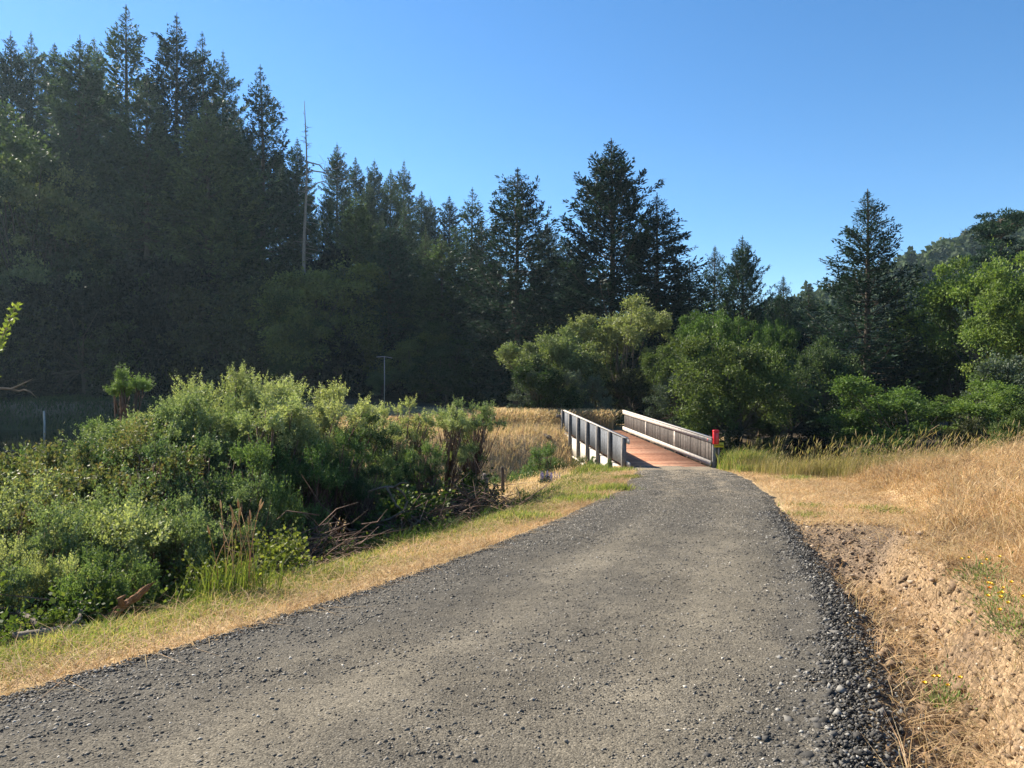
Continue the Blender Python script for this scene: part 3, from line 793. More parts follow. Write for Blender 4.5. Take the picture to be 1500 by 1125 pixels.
def broadleaf(seed, Ht=8., Rad=4., low=.12, nclump=85, per=330, leaf=.20, mat='oak', trunk=True, bark='bark', squash=1.0, rc=.2, up=.35, topbias=.0):
    r = rg(seed); G = Geo(); W = Geo()
    zc = Ht * (low + (1 - low) * .5); hz = Ht * (1 - low) * .5
    nl = rg(seed + 7).normal(0, 1, (6, 3)); nlw = rg(seed + 8).uniform(-.36, .34, 6)
    cs = []
    nlob = max(7, nclump // 7)
    lob = []
    for k in range(nlob):
        d = norm(r.normal(0, 1, 3) + np.array([0, 0, up]))
        lump = 1 + (nlw * np.maximum(0, nl @ d) ** 2).sum() / 1.2
        lr_ = r.uniform(.24, .44)
        lob.append((d * (1.0 - lr_ * .85) * r.uniform(.75, 1.05) * lump, lr_))
    lob.append((np.array([0, 0, .1]), .5))
    for k in range(nclump * 2):
        lc, lr_ = lob[k % len(lob)]
        d = norm(r.normal(0, 1, 3) + np.array([0, 0, .3]) + .5 * lc)
        q = lc + d * lr_ * r.uniform(.55, 1.1)
        c = np.array([q[0] * Rad, q[1] * Rad, q[2] * hz])
        c[2] = max(c[2] + zc, .04 * Ht)
        cr = Rad * rc * .55 * r.uniform(.5, 1.4)
        cs.append((c, cr))
        n = int(per * .42 * r.uniform(.5, 1.4))
        v = norm(r.normal(0, 1, (n, 3))); v[:, 2] = np.abs(v[:, 2]) * np.where(r.random(n) < .75, 1, -1)
        rr = r.random(n) ** .45
        P = c + v * rr[:, None] * cr * np.array([1.15, 1.15, .75]) + r.normal(0, cr * .15, (n, 3))
        D = v * .6 + d * .3 + r.normal(0, .6, (n, 3)); Nn = v * .5 + np.array([0, 0, .6]) + r.normal(0, .6, (n, 3))
        sz = leaf * r.uniform(.5, 1.4, n)
        G.leaves(P, D, Nn, sz, sz * .62)
    # twiggy shoots poking out of the outline
    for k in range(nclump):
        c, cr = cs[r.integers(0, len(cs))]
        d = norm((c - np.array([0, 0, zc])) / np.array([Rad, Rad, hz]) + np.array([0, 0, .5]) + r.normal(0, .3, 3))
        Ls = cr * r.uniform(1.2, 2.6); n = 22; s = r.random(n)
        P = c + d * (Ls * s)[:, None] + r.normal(0, .06, (n, 3))
        G.leaves(P, d + r.normal(0, .6, (n, 3)), r.normal(0, 1, (n, 3)), leaf * .8, leaf * .45)
    if trunk:
        hub = np.array([0, 0, Ht * max(low, .12) + Ht * .1])
        W.tube(np.array([[0, 0, -.3], [.03 * Rad, 0, hub[2] * .5], hub, [0, .05 * Rad, zc], [0, 0, zc + hz * .5]]), np.array([.055, .045, .04, .025, .012]) * Ht ** .9 * .5, 7)
        for k in range(0, nclump, 2):
            c, cr = cs[k]
            mid = hub * .45 + c * .55 + np.array([0, 0, -.06 * Ht]) + r.normal(0, .08 * Rad, 3)
            W.tube(np.array([hub + r.normal(0, .03, 3), mid * .5 + hub * .5 + np.array([0, 0, .02 * Ht]), mid, c]), np.array([.013, .009, .006, .003]) * Ht ** .7, 4)
    return (W.mesh('tree_trunk', [M[bark]]), G.mesh('tree_crown', [M[mat]]), Ht)

def shrub(seed, Ht=2., Rad=1.5, nshoot=1900, per=20, leaf=.036, mat='brush', leggy=0.0, nlobe=9, stems=22, shoot=.135, wid=.5, sub=9):
    """brush of many upright leafy shoots, gathered in clumps over a fan of bare stems"""
    r = rg(seed); G = Geo(); W = Geo()
    lobes = []
    for k in range(nlobe):
        th = k / nlobe * 6.283 + r.normal(0, .3); rr = Rad * .72 * r.uniform(.55, 1.05) * (k > 0)
        hz = Ht * r.uniform(.6, 1.0) * (1 - .28 * (rr / Rad) ** 2)
        lobes.append((rr * math.cos(th), rr * math.sin(th), hz, Rad * r.uniform(.27, .43)))
    per_s = max(4, nshoot // nlobe // sub)
    for (cx, cy, hz, lr) in lobes:
        zc = hz - lr * .95
        tops = []
        for q in range(sub):
            d = norm(r.normal(0, 1, 3) + np.array([0, 0, .45]))
            d[2] = max(d[2], -.1 if leggy else -.3)
            pos = np.array([cx, cy, zc]) + d * lr * r.uniform(.62, 1.05) * np.array([1, 1, .95 if d[2] > 0 else (1.0 if leggy else 1.15)])
            if pos[2] < .12: continue
            sr = lr * r.uniform(.27, .46)
            tops.append(pos)
            n = int(per_s * r.uniform(.7, 1.4))
            o = norm(r.normal(0, 1, (n, 3))) * (r.random(n) ** .5)[:, None]
            base = pos + o * sr * np.array([1, 1, .7])
            sd = norm(d * .35 + np.array([0, 0, .7]) + o * .55 + r.normal(0, .22, (n, 3)))
            L = shoot * r.uniform(.5, 1.35, n) * (.8 + .4 * (o[:, 2] > .3))
            t = np.linspace(.0, 1, per)[None] * np.ones((n, 1)) + r.normal(0, .03, (n, per))
            C = (base[:, None] + sd[:, None] * (L[:, None] * t)[..., None]).reshape(-1, 3)
            rad = norm(r.normal(0, 1, (n * per, 3)))
            D = np.repeat(sd, per, 0) * .65 + rad * .85
            sz = leaf * r.uniform(.6, 1.3, n * per) * (1.15 - .4 * t.reshape(-1))
            G.leaves(C + rad * .008, D, r.normal(0, 1, (n * per, 3)) + np.array([0, 0, .5]), sz, sz * wid, .55)
        b = np.array([r.normal(0, .12), r.normal(0, .12), -.05])
        hub = b * .5 + np.array([cx, cy, zc]) * .5 + r.normal(0, .06 * Rad, 3)
        for p in tops:
            m2 = (hub + p) / 2 + r.normal(0, .05 * Rad, 3)
            W.tube(np.array([hub, m2, p]), np.array([.012, .008, .004]) * Ht / 2, 3)
            for q in range(3 if leggy else 2):
                j_ = hub + (p - hub) * r.uniform(.3, .8); e_ = j_ + norm(p - hub + r.normal(0, .25, 3)) * r.uniform(.2, .5)
                W.tube(np.array([j_, (j_ + e_) / 2 + r.normal(0, .03, 3), e_]), np.array([.006, .004, .002]) * Ht / 2, 3)
        for q in range(max(1, stems // nlobe)):
            b2 = np.array([r.normal(0, .15), r.normal(0, .15), -.05])
            W.tube(np.array([b2, (b2 + hub) / 2 + r.normal(0, .06 * Rad, 3), hub, np.array([cx, cy, zc])]), np.array([.026, .018, .013, .007]) * Ht / 2, 4)
    return (W.mesh('shrub_stems', [M['twig']]), G.mesh('shrub_foliage', [M[mat]]), Ht)

PROTO = {}
def proto(key, fn):
    if key not in PROTO: PROTO[key] = fn()
    return PROTO[key]

def plant(name, pr, x, y, z, height, label, cat, group=None, wide=1.0, rz=0.0, parts=('trunk', 'crown'), tilt=0.0):
    tr, cr, h0 = pr
    ref = cr or tr
    if 'top' not in ref:
        co = np.empty(len(ref.vertices) * 3, np.float32); ref.vertices.foreach_get('co', co)
        ref['top'] = float(np.quantile(co[2::3], .998))
    s = height / ref['top']
    o = bpy.data.objects.new(name, None)
    COL.objects.link(o)
    o.location = (x, y, z); o.rotation_euler = (tilt, 0, rz); o.scale = (s * wide, s * wide, s)
    o['label'] = label; o['category'] = cat
    if group: o['group'] = group
    for nm, me in zip(parts, (tr, cr)):
        if me is not None:
            c = bpy.data.objects.new(nm, me); COL.objects.link(c); c.parent = o
    return o

def place(name, pr, px, top, depth, label, cat, group=None, wide=1.0, rz=None, parts=('trunk', 'crown'), zb=None):
    """stand a plant at a bearing and a distance, as tall as its top is high"""
    x = (px - 750) / F * depth; y = depth
    z0 = (H(x, y) if zb is None else zb) - .15
    ztop = EYE + (HORIZON - top) * depth / F
    rz = random.Random(px * 7 + top).random() * 6.28 if rz is None else rz
    return plant(name, pr, x, y, z0, max(ztop - z0, .3), label, cat, group, wide, rz, parts)

FIRS = {
 'a': lambda: conifer(1, 34, 5.6, .05, .58, -14, 40, .22, .75, (6, 8), 1.25, .44, .05, .12, 'fir'),
 'b': lambda: conifer(2, 34, 5.0, .10, .54, -10, 36, .25, .85, (5, 7), 1.2, .44, .12, .2, 'fir'),
 'c': lambda: conifer(3, 34, 5.4, .20, .50, 2, 34, .26, .95, (5, 7), 1.0, .46, .2, .3, 'fir'),
 'd': lambda: conifer(4, 22, 6.2, .13, .66, -20, 50, .34, .68, (6, 8), 1.5, .33, .12, .25, 'firblue'),
 'e': lambda: conifer(5, 22, 6.2, .04, .66, -4, 55, .2, .55, (6, 8), 1.5, .33, .03, .2, 'firblue'),
 'f': lambda: conifer(6, 16, 4.6, .03, .46, -8, 60, .2, .44, (6, 8), 1.7, .25, .05, .3, 'firblue'),
 'g': lambda: conifer(7, 20, 5.4, .03, .62, -30, 30, .12, .52, (6, 8), 1.3, .35, .03, .15, 'firblue'),
 'h': lambda: conifer(8, 30, 5.2, .05, .58, -10, 42, .22, .72, (6, 8), 1.2, .42, .06, .15, 'fir'),
 'j': lambda: conifer(10, 30, 5.6, .04, .56, -18, 38, .26, .78, (6, 8), 1.25, .44, .08, .2, 'firlight'),
 'i': lambda: conifer(9, 30, 6.0, .04, .52, -24, 32, .3, .9, (6, 8), 1.3, .44, .1, .25, 'fir'),
}
def build_firs():
    G1 = 'named firs'
    rows = [
     ('a', 14, 55, 108, .85, 'narrow dark fir at the very left of the skyline, beside another slim one'),
     ('b', 45, 52, 112, .85, 'slim pointed fir, second along the skyline from the left edge'),
     ('h', 78, 68, 116, .9, 'hazy fir with a rounded tip between the slim pair and the broad fir'),
     ('a', 117, 64, 98, 1.1, 'broad full dark fir with dense limbs just left of the tallest tree'),
     ('j', 136, 60, 122, .8, 'pale fir tip peeking out behind the broad full fir'),
     ('c', 187, 14, 104, 1.0, 'tallest fir on the skyline, open crown with one long limb reaching left'),
     ('b', 258, 26, 102, 1.05, 'tall ragged fir just right of the tallest fir on the skyline'),
     ('c', 296, 52, 106, .8, 'thin crooked-topped fir between the ragged tall fir and the slope edge'),
     ('b', 326, 78, 112, .85, 'leaning fir top at the right shoulder of the tall skyline group'),
     ('i', 215, 110, 94, 1.0, 'shaggy fir standing in front of the two tallest firs'),
     ('j', 300, 150, 92, 1.15, 'huge bushy fir with hanging boughs on the shaded slope front'),
     ('c', 378, 100, 100, .95, 'sparse see-through fir with horizontal limbs against the sky, left of the dead snag'),
     ('j', 345, 190, 95, 1.1, 'full fir filling the slope below the sparse see-through fir'),
     ('j', 435, 205, 118, .9, 'pale green fir directly behind the dead snag'),
     ('a', 493, 214, 132, .85, 'dark fir just right of the dead snag at the top of the slope'),
     ('j', 520, 233, 140, .9, 'first of the hazy small firs stepping down the ridge'),
     ('a', 549, 238, 145, .9, 'round-topped hazy fir in the middle of the stepping ridge'),
     ('j', 573, 250, 138, .9, 'slender hazy fir left of the tall spire on the stepping ridge'),
     ('b', 592, 238, 122, .9, 'tall spire with thin limbs standing above the stepping ridge'),
     ('h', 617, 282, 150, .9, 'small blue-green fir low on the ridge right of the spire'),
     ('a', 630, 292, 152, .9, 'last little fir where the ridge line runs out into the valley'),
     ('h', 657, 290, 132, 1.0, 'dark fir in the gap left of the flat-topped fir'),
     ('c', 690, 277, 96, 1.1, 'flat-topped shaggy fir halfway between the ridge and the meadow pine'),
     ('j', 521, 285, 98, 1.3, 'broad fir with drooping pale boughs at mid slope'),
     ('d', 572, 330, 94, 1.2, 'shaded fir with sagging limbs under the tall spire'),
     ('j', 645, 345, 90, 1.25, 'spreading fir with tiered green boughs left of the meadow'),
     ('g', 705, 330, 86, 1.2, 'dark fir tucked behind the tiered meadow fir'),
     ('d', 758, 250, 67, 1.18, 'big fir with upswept tiers and a bare lower trunk at the meadow edge'),
     ('g', 790, 390, 82, 1.1, 'dark fir in the gap between the tiered fir and the largest valley fir'),
     ('g', 838, 400, 76, 1.2, 'low dark fir at the left foot of the largest valley fir'),
     ('e', 895, 211, 64, 1.22, 'largest valley fir, broad ragged crown rising behind the bridge'),
     ('g', 963, 290, 61, 1.2, 'dense black-green fir with sagging boughs leaning on the largest valley fir'),
     ('g', 1010, 385, 66, 1.2, 'lower shoulder fir right of the dense sagging fir'),
     ('f', 1048, 364, 74, 1.0, 'slim young fir standing alone right of the dense sagging fir'),
     ('e', 1088, 351, 66, .95, 'medium fir with upturned limbs beside the slim young fir'),
     ('f', 1147, 407, 62, 1.1, 'small dark fir tip in the dip of the tree line'),
     ('g', 1185, 425, 66, 1.2, 'dark low fir at the left foot of the lone spired fir'),
     ('f', 1268, 284, 47, 1.35, 'lone spired fir with upswept limbs in the right half, against the far hill'),
     ('g', 1325, 440, 50, 1.2, 'dark fir with a long bough at the right foot of the lone spired fir'),
     ('g', 1120, 440, 70, 1.2, 'dark fir filling the gap right of the medium fir'),
     ('g', 940, 420, 68, 1.3, 'dark fir low between the two big valley firs'),
    ]
    for k, px, top, dep, wide, lab in rows:
        place('fir_tree', proto(k, FIRS[k]), px, top, dep, lab, 'fir tree', 'tall firs along the skyline and valley', wide)
    place('pine_tree', proto('pine', lambda: pine(11)), 1463, 306, 62, 'open flat-layered pine above the bright oak at the right edge', 'pine tree', None, 1.0, .6)
    # the rest of the forest on the slope
    r = random.Random(5)
    cnt = 0
    pts = [(px, d) for px, t, d in [(q[1], q[2], q[3]) for q in rows]]
    for k in range(900):
        if cnt >= 80: break
        px = r.uniform(-330, 735); d = r.uniform(93, 158)
        lim = interp(px, [(-400, 60), (0, 100), (180, 60), (330, 120), (390, 170), (440, 235), (520, 262), (600, 280), (640, 315), (700, 340), (760, 400)])
        if any(abs(px - a) < 17 and abs(d - b) < 6 for a, b in pts): continue
        x = (px - 750) / F * d
        hh = r.uniform(20, 31)
        top = HORIZON - (H(x, d) + hh - EYE) * F / d
        if top < lim - 60: continue
        if top < lim: top = lim + r.uniform(5, 60)
        if top > 430: continue
        pts.append((px, d)); cnt += 1
        place('fir_tree', proto(*[(q, FIRS[q]) for q in [r.choice('aabhiij')]][0]), px, top, d, 'dark fir lost in the dense shaded forest of the hillside', 'fir tree', 'firs massed on the hillside', r.uniform(.68, .92))
    # dark trees closing the valley behind
    for px, top, d in ((800, 330, 150), (830, 350, 140), (850, 370, 120), (770, 420, 110), (815, 440, 105), (1000, 430, 100), (1060, 440, 95), (1150, 455, 90), (1230, 440, 85), (1210, 470, 75), (1300, 470, 70), (880, 400, 100), (960, 400, 95), (1390, 470, 70)):
        place('fir_tree', proto('h', FIRS['h']), px, top, d, 'dark fir half hidden in the shaded wood closing the valley', 'fir tree', 'firs closing the valley', 1.3)
    # dead snag
    G = Geo(); rr = rg(77); h = 34.; B = G
    z = np.linspace(0, h, 14)
    G.tube(np.stack([.15 * np.sin(z * .3), .1 * np.cos(z * .25), z], 1), np.linspace(.34, .03, 14), 7)
    for k in range(60):
        zz = rr.uniform(.45, .97) * h; az = rr.random() * 6.28; L = rr.uniform(.6, 2.6) * (1.15 - zz / h) * 1.6
        s = np.linspace(0, 1, 5)
        P = np.array([.15 * math.sin(zz * .3), .1 * math.cos(zz * .25), zz]) + np.stack([math.cos(az) * L * s, math.sin(az) * L * s, .35 * L * s ** 2 * (zz > .75 * h) - .15 * L * s], 1)
        P[1:] += rr.normal(0, .06, (4, 3))
        B.tube(P, np.linspace(.05, .015, 5), 3)
    for zz, az, L in ((26.5, 0.1, 4.6), (25.4, .35, 5.6), (24.0, -.1, 4.2)):
        s = np.linspace(0, 1, 7)
        P = np.array([0, 0, zz]) + np.stack([math.cos(az) * L * s, math.sin(az) * L * s, .5 * np.sin(s * 5 + zz) - .12 * L * s + .2 * L * s ** 2], 1)
        P[1:] += rr.normal(0, .16, (6, 3))
        B.tube(P, np.linspace(.10, .02, 7), 4)
        for q in range(7):
            e = P[2 + q % 5]; B.tube(np.array([e, e + rr.normal(0, .5, 3), e + rr.normal(0, .9, 3) + np.array([.5, 0, -.2])]), [.03, .02, .008], 3)
    place('dead_tree', (G.mesh('snag_trunk', [M['greybark']]), None, h), 447, 148, 93, 'bare dead snag with crooked side limbs standing above the slope', 'dead tree', None, 1.0, 0.0, ('trunk', 'crown'))

def build_broadleaf():
    K = {
     'oak1': lambda: broadleaf(21, 8, 4.2, .08, 70, 720, .135, 'oak', rc=.23),
     'oak2': lambda: broadleaf(22, 8, 3.6, .05, 64, 720, .13, 'willow', rc=.23),
     'oak3': lambda: broadleaf(23, 9, 4.6, .06, 90, 760, .125, 'brightleaf', rc=.21),
     'dark1': lambda: broadleaf(24, 10, 5.0, .04, 85, 260, .30, 'darkleaf', rc=.22),
     'dark2': lambda: broadleaf(25, 8, 4.2, .03, 85, 300, .20, 'darkleaf', rc=.22),
     'grey1': lambda: broadleaf(26, 5, 2.4, .02, 50, 560, .10, 'greyleaf', rc=.25),
     'wil2': lambda: broadleaf(27, 6, 3.0, .02, 55, 640, .115, 'willow', rc=.25),
     'bri2': lambda: broadleaf(28, 5, 2.7, .02, 55, 640, .10, 'brightleaf', rc=.24),
     'oak4': lambda: broadleaf(29, 6, 3.4, .06, 62, 680, .12, 'oak', rc=.24),
    }
    rows = [
     ('oak2', 905, 444, 48, 1.1, 'tree', 'tall olive-green willow clump behind the far end of the bridge'),
     ('wil2', 822, 478, 46, 1.05, 'tree', 'rounded yellow-green willow left of the far end of the bridge'),
     ('oak4', 795, 528, 44, 1.0, 'bush', 'olive bush filling the foot of the rounded willow'),
     ('oak1', 855, 476, 53, 1.0, 'tree', 'shaded olive tree between the two willows behind the bridge'),
     ('grey1', 868, 543, 43.5, .7, 'bush', 'small pale grey-green bush in front of the willow clump'),
     ('grey1', 790, 545, 45, 1.0, 'bush', 'low grey-green bush at the left foot of the rounded willow'),
     ('dark2', 925, 540, 46, .9, 'bush', 'dark bush in the shade just beyond the bridge opening'),
     ('oak3', 1045, 455, 47, .68, 'tree', 'sunlit bright green oak behind the right railing'),
     ('oak4', 988, 505, 42, .75, 'tree', 'olive-green oak lobe at the far right end of the bridge'),
     ('oak1', 1085, 490, 34.5, .95, 'tree', 'rounded dark green oak with a visible grey trunk beside the red canister'),
     ('grey1', 985, 545, 40.5, .85, 'bush', 'pale sunlit bush spilling over the far end of the right railing'),
     ('oak3', 1135, 468, 52, .5, 'tree', 'bright green tree top showing behind the rounded dark oak'),
     ('wil2', 1210, 494, 42, .85, 'tree', 'yellow-green tree below the lone spired fir'),
     ('dark2', 1160, 560, 38, .95, 'tree', 'dark shaded tree right of the rounded oak'),
     ('dark2', 1250, 570, 37, .95, 'tree', 'dark tree below the yellow-green tree at the creek'),
     ('oak3', 1470, 374, 41, .8, 'tree', 'big sunlit bright green oak at the right edge'),
     ('oak1', 1392, 448, 48, .7, 'tree', 'brownish olive tree behind the left flank of the big bright oak'),
     ('grey1', 1478, 505, 33, 1.0, 'tree', 'grey-green bushy tree in front of the big bright oak'),
     ('bri2', 1325, 552, 31, 1.45, 'bush', 'bright green bush leaning over the creek edge'),
     ('bri2', 1425, 545, 32, 1.4, 'bush', 'second bright bush, between the leaning bush and the grey-green tree'),
     ('dark2', 1290, 590, 38, .9, 'bush', 'dark bush in the hollow left of the leaning bright bush'),
     ('oak3', 1560, 420, 36, .6, 'tree', 'leafy tree cut off by the right edge of the view'),
     ('dark2', 1095, 600, 35.5, .9, 'bush', 'dark low bush right of the oak trunk near the sign'),
     ('dark2', 1072, 626, 32.6, .55, 'bush', 'black-green bush added to darken the sunlit gap just behind the yellow sign'),  # this bush and the next are added to black out sunlit ground
     ('dark2', 1140, 638, 31.0, .7, 'bush', 'low dark bush added to cover the sunlit ground right of the sign'),
     ('dark2', 1420, 610, 29.5, .75, 'bush', 'dark low bush behind the crest of the dry grass'),
     ('dark2', 1195, 625, 31.5, .7, 'bush', 'dark low bush behind the tall seed grass'),
     ('wil2', 1255, 590, 33.5, .6, 'bush', 'small brownish-green bush hanging over the creek'),
     ('oak1', 1480, 600, 27.5, .5, 'bush', 'low green bush at the right edge above the dry grass'),
     ('oak2', 32, 196, 97, 1.0, 'tree', 'pale sunlit broadleaf tree among the dark firs at the left edge'),
     ('oak2', 95, 240, 96, .8, 'tree', 'small pale-topped tree right of the sunlit broadleaf'),
     ('oak1', 655, 500, 84, 1.3, 'tree', 'rounded olive tree at the back of the dry field'),
     ('wil2', 560, 540, 82, 1.2, 'bush', 'yellow-green bush beside the T-shaped pole'),
     ('oak1', 610, 490, 88, 1.1, 'tree', 'dark olive tree behind the T-shaped pole'),
     ('dark1', 715, 520, 84, 1.0, 'tree', 'dark tree at the shaded back corner of the dry field'),
     ('dark1', 745, 500, 76, 1.0, 'tree', 'dark tree behind the bare trunk of the tiered fir'),
    ]
    for k, px, top, dep, wide, cat, lab in rows:
        place({'tree': 'broadleaf_tree', 'bush': 'bush'}[cat], proto(k, K[k]), px, top, dep, lab, cat, 'broadleaf trees and bushes along the creek', wide)
    r = random.Random(9)
    for k in range(75):
        px = r.uniform(-200, 740); d = r.uniform(86, 102)
        x = (px - 750) / F * d
        hgt = r.uniform(7, 17) * interp(px, [(0, 1), (450, 1), (740, .7)])
        top = HORIZON - (H(x, d) + hgt - EYE) * F / d
        place('broadleaf_tree', *[(proto(q, K[q])) for q in [r.choice(['dark1', 'dark1', 'oak1'])]], px, top, d, 'rounded tree in the shaded understorey of the hillside', 'tree', 'understorey trees on the hillside', r.uniform(.7, 1.05))
    for k in range(16):
        px = r.uniform(960, 1520); d = r.uniform(52, 74)
        place('broadleaf_tree', proto('dark2', K['dark2']), px, r.uniform(480, 545), d, 'dark rounded tree in the shaded wood behind the creek oaks', 'tree', 'trees in the shade behind the creek', r.uniform(.9, 1.4))
    # trees out to the left that keep the pond in shade
    for k in range(16):
        x = -72 - r.random() * 22; y = 66 + r.random() * 34
        plant('fir_tree', proto('a', FIRS['a']), x, y, H(x, y), r.uniform(30, 42), 'fir beyond the left edge shading the pond', 'fir tree', 'firs beside the pond', 1.1, r.random() * 6)

def build_shrubs():
    K = {
     's1': lambda: shrub(31, 2.0, 1.5, 2100, mat='brush', nlobe=7),
     's2': lambda: shrub(32, 2.2, 1.4, 2000, mat='brush', nlobe=6),
     's3': lambda: shrub(33, 1.5, 1.3, 1900, mat='brush_yellow', nlobe=7),
     's4': lambda: shrub(34, 1.3, 1.0, 1500, mat='brush_green', wid=.6),
     's5': lambda: shrub(35, 2.1, 1.15, 720, mat='brush', leggy=1.0, nlobe=6, stems=40, sub=8),
     's6': lambda: shrub(36, 1.9, 1.3, 1800, mat='brush_green', nlobe=6),
     't1': lambda: shrub(41, 3.4, 1.55, 3200, mat='brush', nlobe=9),
     't2': lambda: shrub(42, 3.8, 1.6, 3200, mat='brush', nlobe=8),
     't3': lambda: shrub(43, 3.0, 1.5, 2600, mat='brush_yellow', nlobe=8),
     't5': lambda: shrub(45, 3.2, 1.0, 1000, mat='brush', leggy=1.0, nlobe=6, stems=48, sub=8),
     't6': lambda: shrub(46, 2.8, 1.2, 1700, mat='brush_green', nlobe=6),
     't8': lambda: shrub(47, 4.2, .62, 480, mat='brush_green', leggy=1.0, nlobe=3, stems=12, sub=6),
     's7': lambda: shrub(37, .7, .8, 520, 9, .04, 'bramble', nlobe=6, wid=.75, shoot=.16),
    }
    G1 = 'coyote brush in the roadside thicket'
    # px, top, depth, wide, kind, label
    rows = [
     ('t2', 315, 540, 13.5, 0.90, 'tallest rounded shrub at the crest of the thicket'),
     ('t1', 262, 574, 13.0, 0.90, 'shrub just left of the tallest one at the thicket crest'),
     ('t2', 368, 558, 13.6, 0.90, 'dense shrub just right of the tallest one at the thicket crest'),
     ('t1', 435, 565, 14.0, 0.90, 'domed grey-green shrub at the right end of the thicket crest'),
     ('t5', 398, 575, 12.6, 0.95, 'shrub with bare stems in front of the thicket crest'),
     ('t1', 215, 606, 12.5, 0.90, 'sunlit shrub on the left shoulder of the thicket'),
     ('t3', 150, 612, 11.8, 0.85, 'yellowish shrub on the falling left side of the thicket'),
     ('t3', 105, 624, 12.8, 0.64, 'small yellow-green shrub silhouetted against the pond'),
     ('s3', 45, 662, 10.4, 1.0, 'yellow and rust tinged shrub near the pond'),
     ('t6', 10, 664, 11.5, 0.68, 'pale green shrub top at the left edge above the pond'),
     ('s3', 130, 668, 9.6, 1.0, 'yellow-green shrub in the middle of the left thicket'),
     ('s5', 225, 640, 10.2, .95, 'open shrub with dark fan of stems in the thicket middle'),
     ('s5', 300, 640, 10.6, .85, 'olive shrub below the tallest shrub'),
     ('s6', 362, 646, 10.8, .65, 'bright green shrub below the crest of the thicket'),
     ('t6', 455, 632, 12.6, 0.90, 'fresh green shrub facing the road at the middle of the thicket'),
     ('t1', 496, 602, 15.2, 0.90, 'grey-green shrub sloping down right of the crest'),
     ('t5', 572, 584, 16.5, 0.95, 'leggy shrub with spreading stems before the dry field'),
     ('t6', 535, 655, 14.0, 0.90, 'green shrub in the hollow left of the leggy pair'),
     ('t6', 592, 648, 15.6, 0.90, 'low green shrub between the leggy shrubs'),
     ('t5', 652, 592, 17.0, 0.95, 'thin leggy shrub with see-through stems near the fence posts'),
     ('t5', 694, 584, 17.6, 0.95, 'bright-tipped leggy shrub nearest the fence posts'),
     ('s1', 30, 700, 8.2, .95, 'pale leafy shrub low at the left edge'),
     ('s1', 90, 735, 7.8, .8, 'mid-green shrub above the fallen log'),
     ('s4', 160, 808, 7.1, .75, 'small bright green shrub beside the broken log'),
     ('s1', 180, 715, 8.6, .8, 'leafy olive shrub behind the small bright one'),
     ('s1', 15, 790, 7.0, .7, 'shaded shrub with brown patches at the left edge above the log'),
     ('s5', 270, 722, 9.3, .8, 'dark green shrub behind the foxtail grass'),
     ('s5', 350, 712, 9.8, .8, 'shaded shrub right of the foxtail grass'),
     ('t5', 622, 665, 15.0, 0.95, 'dim twiggy shrub behind the brush heap'),
     ('t5', 520, 668, 13.0, 0.95, 'twiggy dark shrub behind the arched dead branch'),
     ('t8', 180, 537, 15.5, 1.0, 'little shrub standing clear against the dark forest'),
    ]
    for k, px, top, dep, wide, lab in rows:
        place('shrub', proto(k, K[k]), px, top, dep, lab, 'shrub', G1, wide, None, ('stems', 'foliage'))
    # shrubs filling the slope behind
    r = random.Random(15)
    for k in range(24):
        px = r.uniform(-60, 410) if k < 16 else r.uniform(-60, 90); d = r.uniform(15, 22)
        lim = interp(px, [(-100, 690), (0, 670), (110, 645), (180, 622), (270, 592), (450, 600), (520, 615)])
        place('shrub', proto('t1', K['t1']), px, lim + r.uniform(14, 36), d, 'shrub hidden behind the crest of the thicket', 'shrub', 'shrubs behind the thicket crest', 1.0, None, ('stems', 'foliage'))
    # brambles on the thicket foot
    rows = [(232, 812, 7.9, 'yellow-green bramble patch right of the small bright shrub'), (300, 850, 7.4, 'bramble sprays below the foxtail grass'), (105, 850, 6.8, 'bramble in the shade behind the fallen log'),
            (20, 905, 5.9, 'leafy weed clump at the left edge by the verge'), (455, 782, 10.3, 'bramble mound at the middle of the thicket foot'),
            (665, 690, 16.2, 'bramble tangle left of the fence posts'), (560, 700, 13.4, 'bramble leaves behind the arched dead branch'), (640, 712, 15.2, 'sunlit bramble sprigs above the brush heap'),
            (525, 775, 10.9, 'bramble sprigs in front of the arched dead branch'), (60, 800, 7.0, 'bramble arching over the left shaded hollow'), (340, 770, 8.6, 'bramble wall behind the foxtail grass')]
    for px, top, d, lab in rows:
        place('bramble', proto('s7', K['s7']), px, top, d, lab, 'bramble', 'brambles at the thicket foot', 1.1, None, ('stems', 'foliage'))
    # creek side low plants
    for px, top, d, wd, key, lab in ((870, 668, 27.2, .8, 's6', 'leafy weed at the foot of the left railing near end'), (893, 672, 26.2, .6, 's6', 'weed clump beside the nearest left railing post'),
                        (802, 652, 31, 1.0, 's6', 'green bush under the far end of the left railing'), (835, 672, 30.5, .9, 's3', 'brownish bush in the hollow beneath the bridge beam'), (845, 690, 27.5, .9, 's3', 'rust-tinged low bush below the left railing'),
                        (765, 715, 20.5, .5, 's1', 'grey weed clump at the end of the brush heap')):
        place('bush', proto(key, K[key]), px, top, d, lab, 'bush', 'low bushes beside the bridge', wd, None, ('stems', 'foliage'))
    # lupine
    V = shrub(38, .6, .45, 200, 18, .045, 'greyleaf', nlobe=5, shoot=.2)
    o = place('flower_bush', V, 800, 692, 24.5, 'small purple-blue flowering bush in the grass left of the bridge', 'flower', None, 1.0, 0, ('stems', 'foliage'))
    g = Geo(); rr = rg(5)
    for k in range(22):
        b = np.array([rr.normal(0, .22), rr.normal(0, .22), .42 + rr.random() * .12]); n = 26; s = rr.random(n)
        g.leaves(b + np.array([0, 0, .26]) * s[:, None], rr.normal(0, 1, (n, 3)) + np.array([0, 0, .4]), rr.normal(0, 1, (n, 3)), .05, .035)
    link('flower_spikes', g.mesh('flower_spikes', [M['lupine']]), o)

